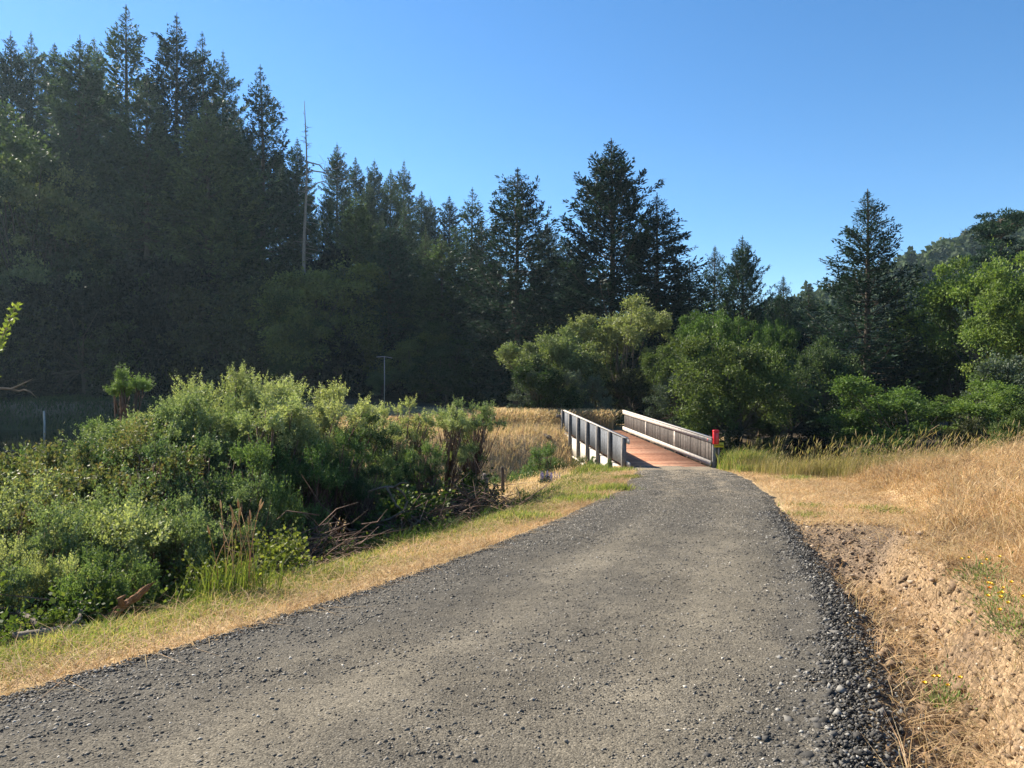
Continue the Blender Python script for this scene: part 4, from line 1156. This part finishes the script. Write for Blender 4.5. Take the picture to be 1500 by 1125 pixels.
def w3(px, py, d): return np.array([(px - 750) / F * d, d, EYE + (HORIZON - py) * d / F])

def build_bridge():
    yaw = math.atan(.113)
    br = link('footbridge', None, None, 'timber footbridge with red-brown plank deck and slatted grey railings', 'bridge', loc=(5.76, 26.75, -1.385), rot=(0, 0, yaw))
    SL = .048
    LEN = 12.3
    # local axes: x across (right positive), y along, z up; sheared by the slope of the deck
    def sh(V):
        V = V.copy(); V[:, 2] += SL * V[:, 1]; return V
    r = random.Random(3)
    g = Geo(); yy = .17
    while yy < LEN + .2:
        w = .185
        jz = r.uniform(-.004, .004)
        g.box((-1.5 + r.uniform(-.01, .01), yy, -.05 + jz), (1.47 + r.uniform(-.01, .01), yy + w, 0 + jz), sh)
        yy += w + .012
    link('deck', g.mesh('deck', [M['deck']]), br)
    g = Geo(); g.box((-1.5, -.02, -.07), (1.5, .16, .006), sh); link('threshold_board', g.mesh('threshold_board', [M['paledeck']]), br)
    for x0, x1 in ((-1.66, -1.50), (1.50, 1.64)):
        g = Geo()
        prof = [(-.25, -.62), (1.5, -.95), (10.8, -1.0), (12.6, -.72)]
        V = []
        for y, zb in prof:
            for z in (zb, -.10):
                for x in (x0, x1): V.append((x, y, z))
        V = sh(np.array(V, float)); Q = []
        for k in range(len(prof) - 1):
            a0 = 4 * k; b0 = a0 + 4
            Q += [(a0, a0 + 1, b0 + 1, b0), (a0 + 2, b0 + 2, b0 + 3, a0 + 3), (a0, b0, b0 + 2, a0 + 2), (a0 + 1, a0 + 3, b0 + 3, b0 + 1)]
        Q += [(0, 2, 3, 1), (12, 13, 15, 14)]
        g.add(V, Q)
        st = link('beam', g.mesh('beam', [M['cream']]), br)
        g = Geo(); s = -1 if x0 < 0 else 1
        xx0, xx1 = (x0 - .07, x0 - .002) if s < 0 else (x1 + .002, x1 + .07)
        g.box((xx0, 1.5, -1.0), (xx1, 10.8, -.93), sh)
        link('flange', g.mesh('flange', [M['cream']]), st)
    g = Geo()
    for k in range(7):
        g.box((-1.5, .6 + 1.85 * k, -.26), (1.5, .72 + 1.85 * k, -.075), sh)
    link('cross_beams', g.mesh('cross_beams', [M['greywood']]), br)
    # left railing
    lr = link('railing', None, br, 'left railing of blue-grey boards with seven outer posts')
    n = 7
    for k in range(n):
        y = .12 + (LEN - .1) * k / (n - 1)
        g = Geo(); zb = -.80 if k not in (0,) else -.32
        g.box((-1.80, y - .075, zb), (-1.665, y + .075, 1.10), sh)
        link('post', g.mesh('post', [M['postwood']]), lr)
    g = Geo(); y = .05
    while y < LEN:
        w = r.uniform(.13, .15)
        g.box((-1.66 + r.uniform(0, .006), y, .06 + r.uniform(-.02, .02)), (-1.635, y + w, 1.075 + r.uniform(-.006, 0)), sh)
        y += w + r.uniform(.004, .012)
    link('picket_panel', g.mesh('picket_panel', [M['bluewood']]), lr)
    g = Geo(); g.box((-1.70, .0, 1.08), (-1.56, LEN + .1, 1.108), sh); link('cap_rail', g.mesh('cap_rail', [M['palewood']]), lr)
    for z0, z1, e in ((.90, 1.06, LEN), (.08, .25, LEN)):
        g = Geo(); g.box((-1.632, -.22 if z0 > .5 else -.3, z0), (-1.585, e, z1), sh); link('rail', g.mesh('rail', [M['palewood']]), lr)
    for z0, z1 in ((.70, .86), (-.05, .15)):
        g = Geo(); g.box((-2.05, LEN + .12, z0), (-1.62, LEN + .2, z1), sh); link('rail_end', g.mesh('rail_end', [M['greywood']]), lr)
    # right railing
    rr = link('railing', None, br, 'right railing of brown pickets between pale timber rails')
    g = Geo(); y = .12
    while y < LEN - .1:
        w = r.uniform(.082, .098)
        g.box((1.555 + r.uniform(0, .012), y, .07), (1.585, y + w, 1.0), sh)
        y += w + r.uniform(.035, .06)
    link('picket_panel', g.mesh('picket_panel', [M['greywood']]), rr)
    g = Geo(); g.box((1.515, -.03, .90), (1.555, LEN + .05, 1.065), sh); link('top_rail', g.mesh('top_rail', [M['palewood']]), rr)
    g = Geo(); g.box((1.49, -.05, 1.068), (1.63, LEN + .06, 1.10), sh); link('cap_rail', g.mesh('cap_rail', [M['palewood']]), rr)
    g = Geo(); g.box((1.515, .06, .05), (1.555, LEN + .05, .235), sh); link('bottom_rail', g.mesh('bottom_rail', [M['palewood']]), rr)
    for y in (.08, 4.1, 8.2, 12.1):
        g = Geo(); g.box((1.588, y - .07, -.85), (1.72, y + .07, .95 if y < 1 else 1.06), sh); link('post', g.mesh('post', [M['postwood']]), rr)
    for y in (4.05, 8.15):
        g = Geo(); g.box((1.535, y, .24), (1.558, y + .12, .898), sh); link('batten', g.mesh('batten', [M['palewood']]), rr)
    for k in range(8):
        g = Geo(); g.box((1.50, .9 + 1.45 * k, .002), (1.56, 1.12 + 1.45 * k, .048), sh)
        link('spacer_block', g.mesh('spacer_block', [M['darkbox']]), rr)
    g = Geo(); th = np.linspace(0, 6.283, 13)[:-1]
    c = np.array([1.5125, .32, 1.0])
    V = [c + np.array([0, math.cos(t) * .035, math.sin(t) * .04]) for t in th] + [c + np.array([-.006, math.cos(t) * .033, math.sin(t) * .038]) for t in th]
    g.add(np.array(V), [(k, (k + 1) % 12, 12 + (k + 1) % 12, 12 + k) for k in range(12)], [(12, 12 + k, 13 + k) for k in range(1, 11)])
    link('reflector', g.mesh('reflector', [M['paleRed']]), rr)
    # red canister at the near end of the right railing
    def loc(x, y, z):
        c, s = math.cos(yaw), math.sin(yaw)
        return (5.76 + x * c - y * s, 26.75 + x * s + y * c, -1.385 + SL * y + z)
    o = link('canister', None, None, 'small upright red plastic canister fixed to the end of the right railing', 'canister', loc=loc(1.655, -.10, .86), rot=(0, 0, yaw))
    def rounded(g, cx, cy, hx, hy, z0, z1, b=.03, n=4):
        ring = []
        for (sx, sy, a0) in ((1, 1, 0), (-1, 1, 90), (-1, -1, 180), (1, -1, 270)):
            for k in range(n + 1):
                t = R(a0 + 90 * k / n); ring.append((cx + sx * (hx - b) + b * math.cos(t), cy + sy * (hy - b) + b * math.sin(t)))
        m = len(ring); ring = np.array(ring); cc = np.array([cx, cy])
        lev = [(z0, .86), (z0 + .015, 1), (z1 - .02, 1), (z1, .8)]
        V = []
        for z, f in lev:
            q = cc + (ring - cc) * f; V.append(np.concatenate([q, np.full((m, 1), z)], 1))
        Q = [(l * m + k, l * m + (k + 1) % m, (l + 1) * m + (k + 1) % m, (l + 1) * m + k) for l in range(3) for k in range(m)]
        T = [(0, k + 1, k) for k in range(1, m - 1)] + [(3 * m, 3 * m + k, 3 * m + k + 1) for k in range(1, m - 1)]
        g.add(np.concatenate(V), Q, T)
    g = Geo(); rounded(g, 0, 0, .10, .07, 0, .45); link('body', g.mesh('body', [M['red']], True), o)
    g = Geo(); rounded(g, 0, 0, .108, .078, .43, .52); link('lid', g.mesh('lid', [M['red']], True), o)
    g = Geo(); g.box((-.005, -.082, .04), (.045, -.071, .42)); link('raised_strip', g.mesh('raised_strip', [M['paleRed']]), o)
    g = Geo(); g.box((-.06, .072, .1), (.06, .1, .34)); link('bracket', g.mesh('bracket', [M['black']]), o)
    # yellow sign
    o = link('sign', None, None, 'small yellow rectangular sign with two dark lines beside the railing end post', 'sign', loc=loc(1.80, -.03, .735), rot=(0, 0, 0))
    g = Geo(); g.box((-.175, -.006, 0), (.175, .006, .175)); link('sign_face', g.mesh('sign_face', [M['yellow']]), o)
    g = Geo(); rr2 = random.Random(4)
    for z, h, x0, x1 in ((.108, .018, -.11, .11), (.06, .03, -.15, .15)):
        x = x0
        while x < x1:
            w = rr2.uniform(.008, .016)
            g.box((x, -.0085, z), (x + w, -.0061, z + h)); 
            x += w + (.006 if rr2.random() < .8 else .02)
    link('lettering', g.mesh('lettering', [M['black']]), o)
    g = Geo(); g.box((-.03, .007, -.9), (.03, .05, .16)); link('post', g.mesh('post', [M['postwood']]), o)
    # abutment sill at the near end
    g = Geo(); g.box((-1.75, -.32, -.75), (1.72, -.03, -.075))
    link('sill_timber', g.mesh('sill_timber', [M['greywood']]), br)

def crooked(seed, a, b, sag=0.1, n=9, j=.04):
    r = rg(seed); s = np.linspace(0, 1, n)[:, None]
    P = np.array(a) * (1 - s) + np.array(b) * s
    P[:, 2] += sag * np.sin(s[:, 0] * np.pi)
    P[1:-1] += r.normal(0, j, (n - 2, 3))
    return P

def build_small():
    # pond
    link('water', make_mesh('water', [(-95, 33, POND_Z), (-15, 33, POND_Z), (-15, 84, POND_Z), (-95, 84, POND_Z)], [(0, 1, 2, 3)], None, [M['water']]), kind='structure')
    # poles
    def ground_at(px, d): x = (px - 750) / F * d; return np.array([x, d, H(x, d)])
    g = Geo(); h = 4.9
    b = ground_at(563, 79)
    g.tube(np.array([[0, 0, -.3], [.02, 0, 2.4], [0, 0, h]]), [.055, .05, .042], 8)
    o = link('pole', None, None, 'thin grey T-shaped pole with a crossarm at the back of the dry field', 'pole', loc=tuple(b))
    link('shaft', g.mesh('shaft', [M['palepost']]), o)
    g = Geo(); g.tube(np.array([[-.85, 0, h - .02], [0, -.01, h + .03], [.85, 0, h - .12]]), .04, 6); link('crossarm', g.mesh('crossarm', [M['palepost']]), o)
    b = ground_at(136, 88); g = Geo(); g.tube(np.array([[0, 0, -.3], [-.1, 0, 2], [-.3, 0, 5.0]]), [.08, .07, .06], 7)
    link('pole', g.mesh('pole', [M['palepost']]), None, 'slightly leaning bare pole on the shaded brown bank beyond the pond', 'pole', loc=tuple(b))
    b = w3(65, 620, 66); b[2] = POND_Z
    g = Geo(); g.tube(np.array([[0, 0, -.3], [.02, 0, 1.2], [-.04, 0, 2.35]]), [.09, .085, .08], 7)
    link('post', g.mesh('post', [M['palepost']]), None, 'pale upright post standing in the far edge of the pond', 'post', loc=tuple(b))
    # stump in the field
    b = ground_at(522, 68); g = Geo()
    g.tube(np.array([[0, 0, -.1], [0, 0, .1], [.01, 0, .42], [0, 0, .5]]), [.24, .21, .2, .17], 9)
    link('stump', g.mesh('stump', [M['darkbox']]), None, 'small dark stump in the sunlit dry field', 'stump', loc=tuple(b))
    # tilted plank platform
    b = w3(712, 612, 40); o = link('plank_platform', None, None, 'tilted platform of tan planks lying in the grass near the field', 'platform', loc=(b[0], b[1], b[2]), rot=(R(15), R(-6), R(-14)))
    g = Geo()
    for k in range(5): g.box((-.48, -.5 + .205 * k, 0), (.48, -.305 + .205 * k, .035))
    link('planks', g.mesh('planks', [M['table']]), o)
    for x in (-.38, .33):
        g = Geo(); g.box((x, -.5, -.1), (x + .06, .52, -.003)); link('bearer', g.mesh('bearer', [M['greywood']]), o)
    g = Geo(); g.box((-.4, .3, -.6), (-.32, .38, -.1)); link('leg', g.mesh('leg', [M['greywood']]), o)
    g = Geo(); g.box((.32, .3, -.6), (.4, .38, -.1)); link('leg', g.mesh('leg', [M['greywood']]), o)
    # grey plank near the far end of the bridge
    a = w3(776, 628, 40); c = w3(806, 641, 37)
    g = Geo(); P = crooked(3, a, c, 0, 5, .015); g.tube(P, [.10, .12, .12, .11, .09], 6)
    link('log', g.mesh('log', [M['deadwood']]), None, 'weathered grey log lying in tall grass left of the bridge far end', 'log')
    # fence posts
    for px, top, d, w, lab in ((711, 694, 21.5, .085, 'short grey fence post half hidden by brambles'), (736, 684, 23.5, .06, 'thin rusty fence post standing in the grass')):
        b = ground_at(px, d); zt = EYE + (HORIZON - top) * d / F - b[2]
        g = Geo(); g.tube(np.array([[0, 0, -.2], [.01, 0, zt * .5], [-.01, 0, zt - .02], [0, 0, zt]]), [w, w, w * .95, w * .7], 7)
        link('fence_post', g.mesh('fence_post', [M['greywood' if w > .08 else 'bark']]), None, lab, 'fence post', 'old fence posts by the thicket', loc=tuple(b))
    # dead wood in the thicket
    g = Geo(); d = 12.2
    pts = [(540, 720), (552, 716), (566, 713), (580, 714), (590, 722), (597, 734)]
    P = np.array([w3(px, py, d + .05 * k) for k, (px, py) in enumerate(pts)])
    g.tube(P, [.008, .016, .02, .022, .018, .012], 7)
    P2 = np.array([w3(578, 714, d), w3(586, 708, d - .1), w3(596, 707, d - .2)]); g.tube(P2, [.024, .018, .008], 6)
    P3 = np.array([w3(597, 734, d), w3(592, 748, d), w3(570, 760, d - .1), w3(540, 768, d - .2)]); g.tube(P3, [.018, .016, .012, .006], 6)
    P4 = np.array([w3(566, 713, d), w3(580, 740, d + .1), w3(610, 762, d + .2), w3(632, 775, d + .3)]); g.tube(P4, [.018, .022, .022, .014], 7)
    link('dead_branch', g.mesh('dead_branch', [M['deadwood']], True), None, 'pale arched dead branch lying against the thicket foot', 'branch')
    g = Geo()
    P = np.array([w3(18, 930, 5.9), w3(60, 930, 6.0), w3(95, 926, 6.15), w3(140, 921, 6.3)]); g.tube(P, [.02, .05, .06, .045], 8)
    P = np.array([w3(70, 929, 6.0), w3(45, 906, 6.3), w3(28, 895, 6.6)]); g.tube(P, [.03, .025, .02], 6)
    P = np.array([w3(100, 925, 6.1), w3(118, 905, 6.3), w3(120, 880, 6.5)]); g.tube(P, [.03, .02, .012], 6)
    link('fallen_log', g.mesh('fallen_log', [M['deadwood']], True), None, 'grey fallen log with side branches at the left verge', 'log')
    g = Geo()
    rr = rg(61)
    for (a_, b_, w0, n) in ((w3(160, 906, 6.5), w3(198, 876, 6.6), .05, 15), (w3(186, 886, 6.57), w3(224, 856, 6.7), .05, 13)):
        for k in range(n):
            o1 = rr.normal(0, w0 * .34, 3); s0, s1 = rr.uniform(-.05, .45), rr.uniform(.5, 1.1)
            P = np.array([a_ + (b_ - a_) * t_ + o1 * (1 - .25 * t_) + rr.normal(0, .006, 3) for t_ in np.linspace(s0, s1, 6)])
            w_ = rr.uniform(.2, .42) * w0
            g.tube(P, [w_ * .6, w_, w_, w_, w_ * .8, w_ * .15], 5)
    g.tube(np.array([w3(180, 887, 6.5), w3(176, 877, 6.48), w3(184, 872, 6.48)]), [.03, .024, .008], 6)
    link('broken_log', g.mesh('broken_log', [M['orangewood']]), None, 'orange-brown splintered piece of broken log in the thicket foot', 'log')
    def heap(name, px, py, d, rx, h, n, seed, lab):
        r = rg(seed); c = w3(px, py, d); c[2] = land(c[:1], c[1:2])[0]
        g = Geo()
        for k in range(n):
            a_ = r.random() * 6.28; L = r.uniform(.3, 1.0) * rx
            p = c + np.array([r.normal(0, rx * .4), r.normal(0, rx * .4), abs(r.normal(0, h * .45)) + .03])
            v = np.array([math.cos(a_), math.sin(a_), r.normal(.05, .35)]) * L
            g.tube(np.array([p, p + v * .5 + r.normal(0, .06, 3), p + v]), [.011, .008, .003], 3)
        link(name, g.mesh(name, [M['twig']]), None, lab, 'brush heap', 'heaps of dead twigs')
    heap('brush_pile', 690, 728, 15.2, 1.2, .6, 560, 1, 'tangled heap of grey-brown dead twigs at the right end of the thicket')
    heap('brush_pile', 612, 765, 12.6, .9, .42, 560, 2, 'rounded reddish brush heap at the verge below the arched branch')
    heap('brush_pile', 70, 865, 6.9, .6, .5, 220, 3, 'brown dead twigs in the hollow above the fallen log')
    heap('brush_pile', 430, 812, 9.7, 1.1, .5, 480, 4, 'dark twig litter under the middle of the thicket')
    # foxtail grass clump
    V1 = []; r = rg(8)
    c = w3(335, 868, 7.2); n = 170
    x = c[0] + r.normal(0, .22, n); y = c[1] + r.normal(0, .16, n)
    V, Q, T = blades(np.stack([x, y, land(x, y)], 1), r.uniform(.25, .6, n), .012, .5, 9)
    o = link('foxtail_grass', None, None, 'tall foxtail grass clump with pale seed spikes in front of the dark shrubs', 'grass clump', loc=(0, 0, 0))
    link('blades', make_mesh('blades', V, Q, T, [M['bramble']]), o)
    n = 14; x = c[0] + r.normal(.05, .16, n); y = c[1] + r.normal(0, .1, n)
    g = Geo(); g2 = Geo()
    for k in range(n):
        h = r.uniform(.6, .95); ln = r.normal(0, .12, 2); z0 = H(x[k], y[k])
        P = np.array([[x[k] + ln[0] * s * s, y[k] + ln[1] * s * s, z0 + h * s] for s in np.linspace(0, 1, 5)])
        g.tube(P, [.004, .004, .0035, .003, .002], 3)
        t = P[-1]; dv = norm(P[-1] - P[-2]); g2.tube(np.array([t, t + dv * .02, t + dv * .06, t + dv * .09]), [.004, .010, .009, .002], 6)
    link('stalks', g.mesh('stalks', [M['straw']]), o); link('seed_heads', g2.mesh('seed_heads', [M['straw']]), o)
    # poppies on the bank
    r = rg(12)
    for i, (px, py, d, nf, lab) in enumerate(((1462, 905, 5.0, 9, 'larger clump of yellow poppies at the right edge of the bank'), (1380, 975, 4.5, 5, 'small clump of yellow poppies lower on the dirt bank'), (1490, 965, 4.4, 6, 'poppy clump under the soil lip at the right edge'), (1438, 870, 5.7, 5, 'sparse poppies in dry grass above the soil lip'))):
        c = w3(px, py, d); c[2] = land(c[:1], c[1:2])[0]
        o = link('poppy_plant', None, None, lab, 'flower', 'poppy plants on the bank', loc=tuple(c))
        g = Geo(); n = 420
        v = r.normal(0, .085, (n, 3)); v[:, 2] = np.abs(v[:, 2]) * 1.1
        g.leaves(v, v + np.array([0, 0, .1]) + r.normal(0, .05, (n, 3)), r.normal(0, 1, (n, 3)), .035, .009)
        link('foliage', g.mesh('foliage', [M['brush_green']]), o)
        for k in range(nf):
            g = Geo(); p = np.array([r.normal(0, .10), r.normal(0, .08), .14 + r.random() * .09]); rad = r.uniform(.011, .017)
            th = np.linspace(0, 6.283, 9)[:-1]; hz = .012
            V = [p] + [p + np.array([math.cos(t) * rad, math.sin(t) * rad, hz + .004 * (q % 2)]) for q, t in enumerate(th)] + [p + np.array([math.cos(t) * rad * .6, math.sin(t) * rad * .6, hz * .35]) for t in th]
            T = [(0, 9 + q, 9 + (q + 1) % 8) for q in range(8)]; Q = [(9 + q, 1 + q, 1 + (q + 1) % 8, 9 + (q + 1) % 8) for q in range(8)]
            g.add(np.array(V), Q, T)
            link('flower', g.mesh('flower', [M['petal_orange' if (i == 0 and k < 2) else 'petal']]), o)
    # white dead limb reaching in from the left, and the leafy young tree behind it
    g = Geo(); d = 10.0
    base = np.array([-8.3, d + .2, H(-8.3, d)])
    P = np.array([base, base + [.1, 0, 1.2], base + [.25, 0, 2.3], w3(-60, 560, d), w3(-20, 566, d), w3(0, 569, d), w3(17, 570, d), w3(28, 565, d), w3(38, 560, d), w3(48, 554.5, d)])
    g.tube(P[:5], [.05, .045, .04, .03, .022], 6); g.tube(P[4:], [.022, .018, .015, .012, .009, .004], 6)
    P2 = np.array([w3(17, 570, d), w3(27, 573, d), w3(36, 571, d), w3(45, 574, d), w3(54, 583, d)]); g.tube(P2, [.013, .012, .012, .009, .003], 5)
    P3 = np.array([base + [.25, 0, 2.3], base + [.1, .3, 2.9], base + [-.3, .4, 3.4]]); g.tube(P3, [.035, .02, .006], 5)
    P4 = np.array([base + [.1, 0, 1.3], w3(-40, 612, d), w3(-8, 604, d), w3(3, 600, d)]); g.tube(P4, [.03, .02, .012, .004], 5)
    link('dead_sapling', g.mesh('dead_sapling', [M['deadwood']], True), None, 'bleached bare limb of a dead sapling reaching in over the pond', 'dead tree')
    o = link('young_tree', None, None, 'leafy tip of a young tree bough poking in at the left edge', 'tree', loc=(0, 0, 0))
    g = Geo(); G = Geo(); r = rg(14); d = 9.0
    base = np.array([-7.6, d + .3, H(-7.6, d)])
    hub = base + np.array([.1, 0, 2.9])
    g.tube(np.array([base + [0, 0, -.1], base + [.05, 0, 1.5], hub, hub + [0, .1, 1.2]]), [.06, .05, .035, .01], 6)
    limbs = [(base + [.06, 0, 1.9], w3(24, 447, d)), (base + [.06, 0, 2.2], hub + np.array([-.7, .3, .9])), (hub, hub + np.array([.15, -.5, 1.3])), (hub, hub + np.array([-.3, .5, 1.6])), (base + [.05, 0, 1.4], base + np.array([-1.0, -.2, 2.3]))]
    for a_, b_ in limbs:
        P = crooked(4, a_, b_, .02, 6, .015); g.tube(P, np.linspace(.02, .004, 6), 4)
        n = 420; s = r.uniform(.3, 1.0, n)
        C = np.stack([np.interp(s, np.linspace(0, 1, 6), P[:, q]) for q in range(3)], 1) + r.normal(0, .045, (n, 3)) * (1.25 - s)[:, None] * 1.6
        dv = norm(b_ - a_)
        G.leaves(C, dv * .8 + r.normal(0, .6, (n, 3)), r.normal(0, 1, (n, 3)), .065, .03)
    link('trunk', g.mesh('trunk', [M['twig']]), o); link('foliage', G.mesh('foliage', [M['brightleaf']]), o)

def build_far_woods():
    r = rg(300); G = Geo()
    n = 950
    t = r.uniform(.0, .82, n) ; y = 175 + 190 * r.random(n) ** .7
    x = t * y
    for k in range(n):
        z0 = float(land(np.array([x[k]]), np.array([y[k]]), False)[0])
        con = r.random() < .14
        hh = r.uniform(9, 15) * (1.3 if con else 1); rad = r.uniform(3.5, 6) * (.5 if con else 1)
        m = 150
        v = norm(r.normal(0, 1, (m, 3))); v[:, 2] = np.abs(v[:, 2])
        if con:
            f = r.random(m); P = np.stack([x[k] + v[:, 0] * rad * (1 - f), y[k] + v[:, 1] * rad * (1 - f), z0 + hh * (.1 + .9 * f)], 1)
        else:
            q = 1 + .25 * np.sin(v[:, 0] * 5 + k) * np.cos(v[:, 1] * 6)
            P = np.stack([x[k] + v[:, 0] * rad * q, y[k] + v[:, 1] * rad * q, z0 + hh * .35 + v[:, 2] * hh * .6 * q], 1)
        P = P + r.normal(0, .4, (m, 3))
        G.leaves(P, r.normal(0, 1, (m, 3)), v + r.normal(0, .35, (m, 3)), 2.3, 1.6, .5)
    link('far_woods', G.mesh('far_woods', [M['farwood']]), label='hazy mixed woods covering the distant hill', cat='woods', kind='stuff')

def build_haze():
    m, nt, N, Lk = new_mat('haze')
    v = N.new('ShaderNodeVolumePrincipled'); v.inputs['Color'].default_value = (.62, .85, 1, 1)
    v.inputs['Density'].default_value = .00018; v.inputs['Anisotropy'].default_value = .35
    o = N.new('ShaderNodeOutputMaterial'); Lk.new(v.outputs[0], o.inputs['Volume'])
    g = Geo(); g.box((-450, -60, -9), (450, 450, 130))
    link('haze', g.mesh('haze', [m]), label='thin blue morning haze filling the valley air', cat='haze', kind='stuff')

build_haze()
build_ground()
build_road()
build_bridge()
build_firs()
build_broadleaf()
build_far_woods()
build_shrubs()
build_small()
build_grass()
build_gravel()
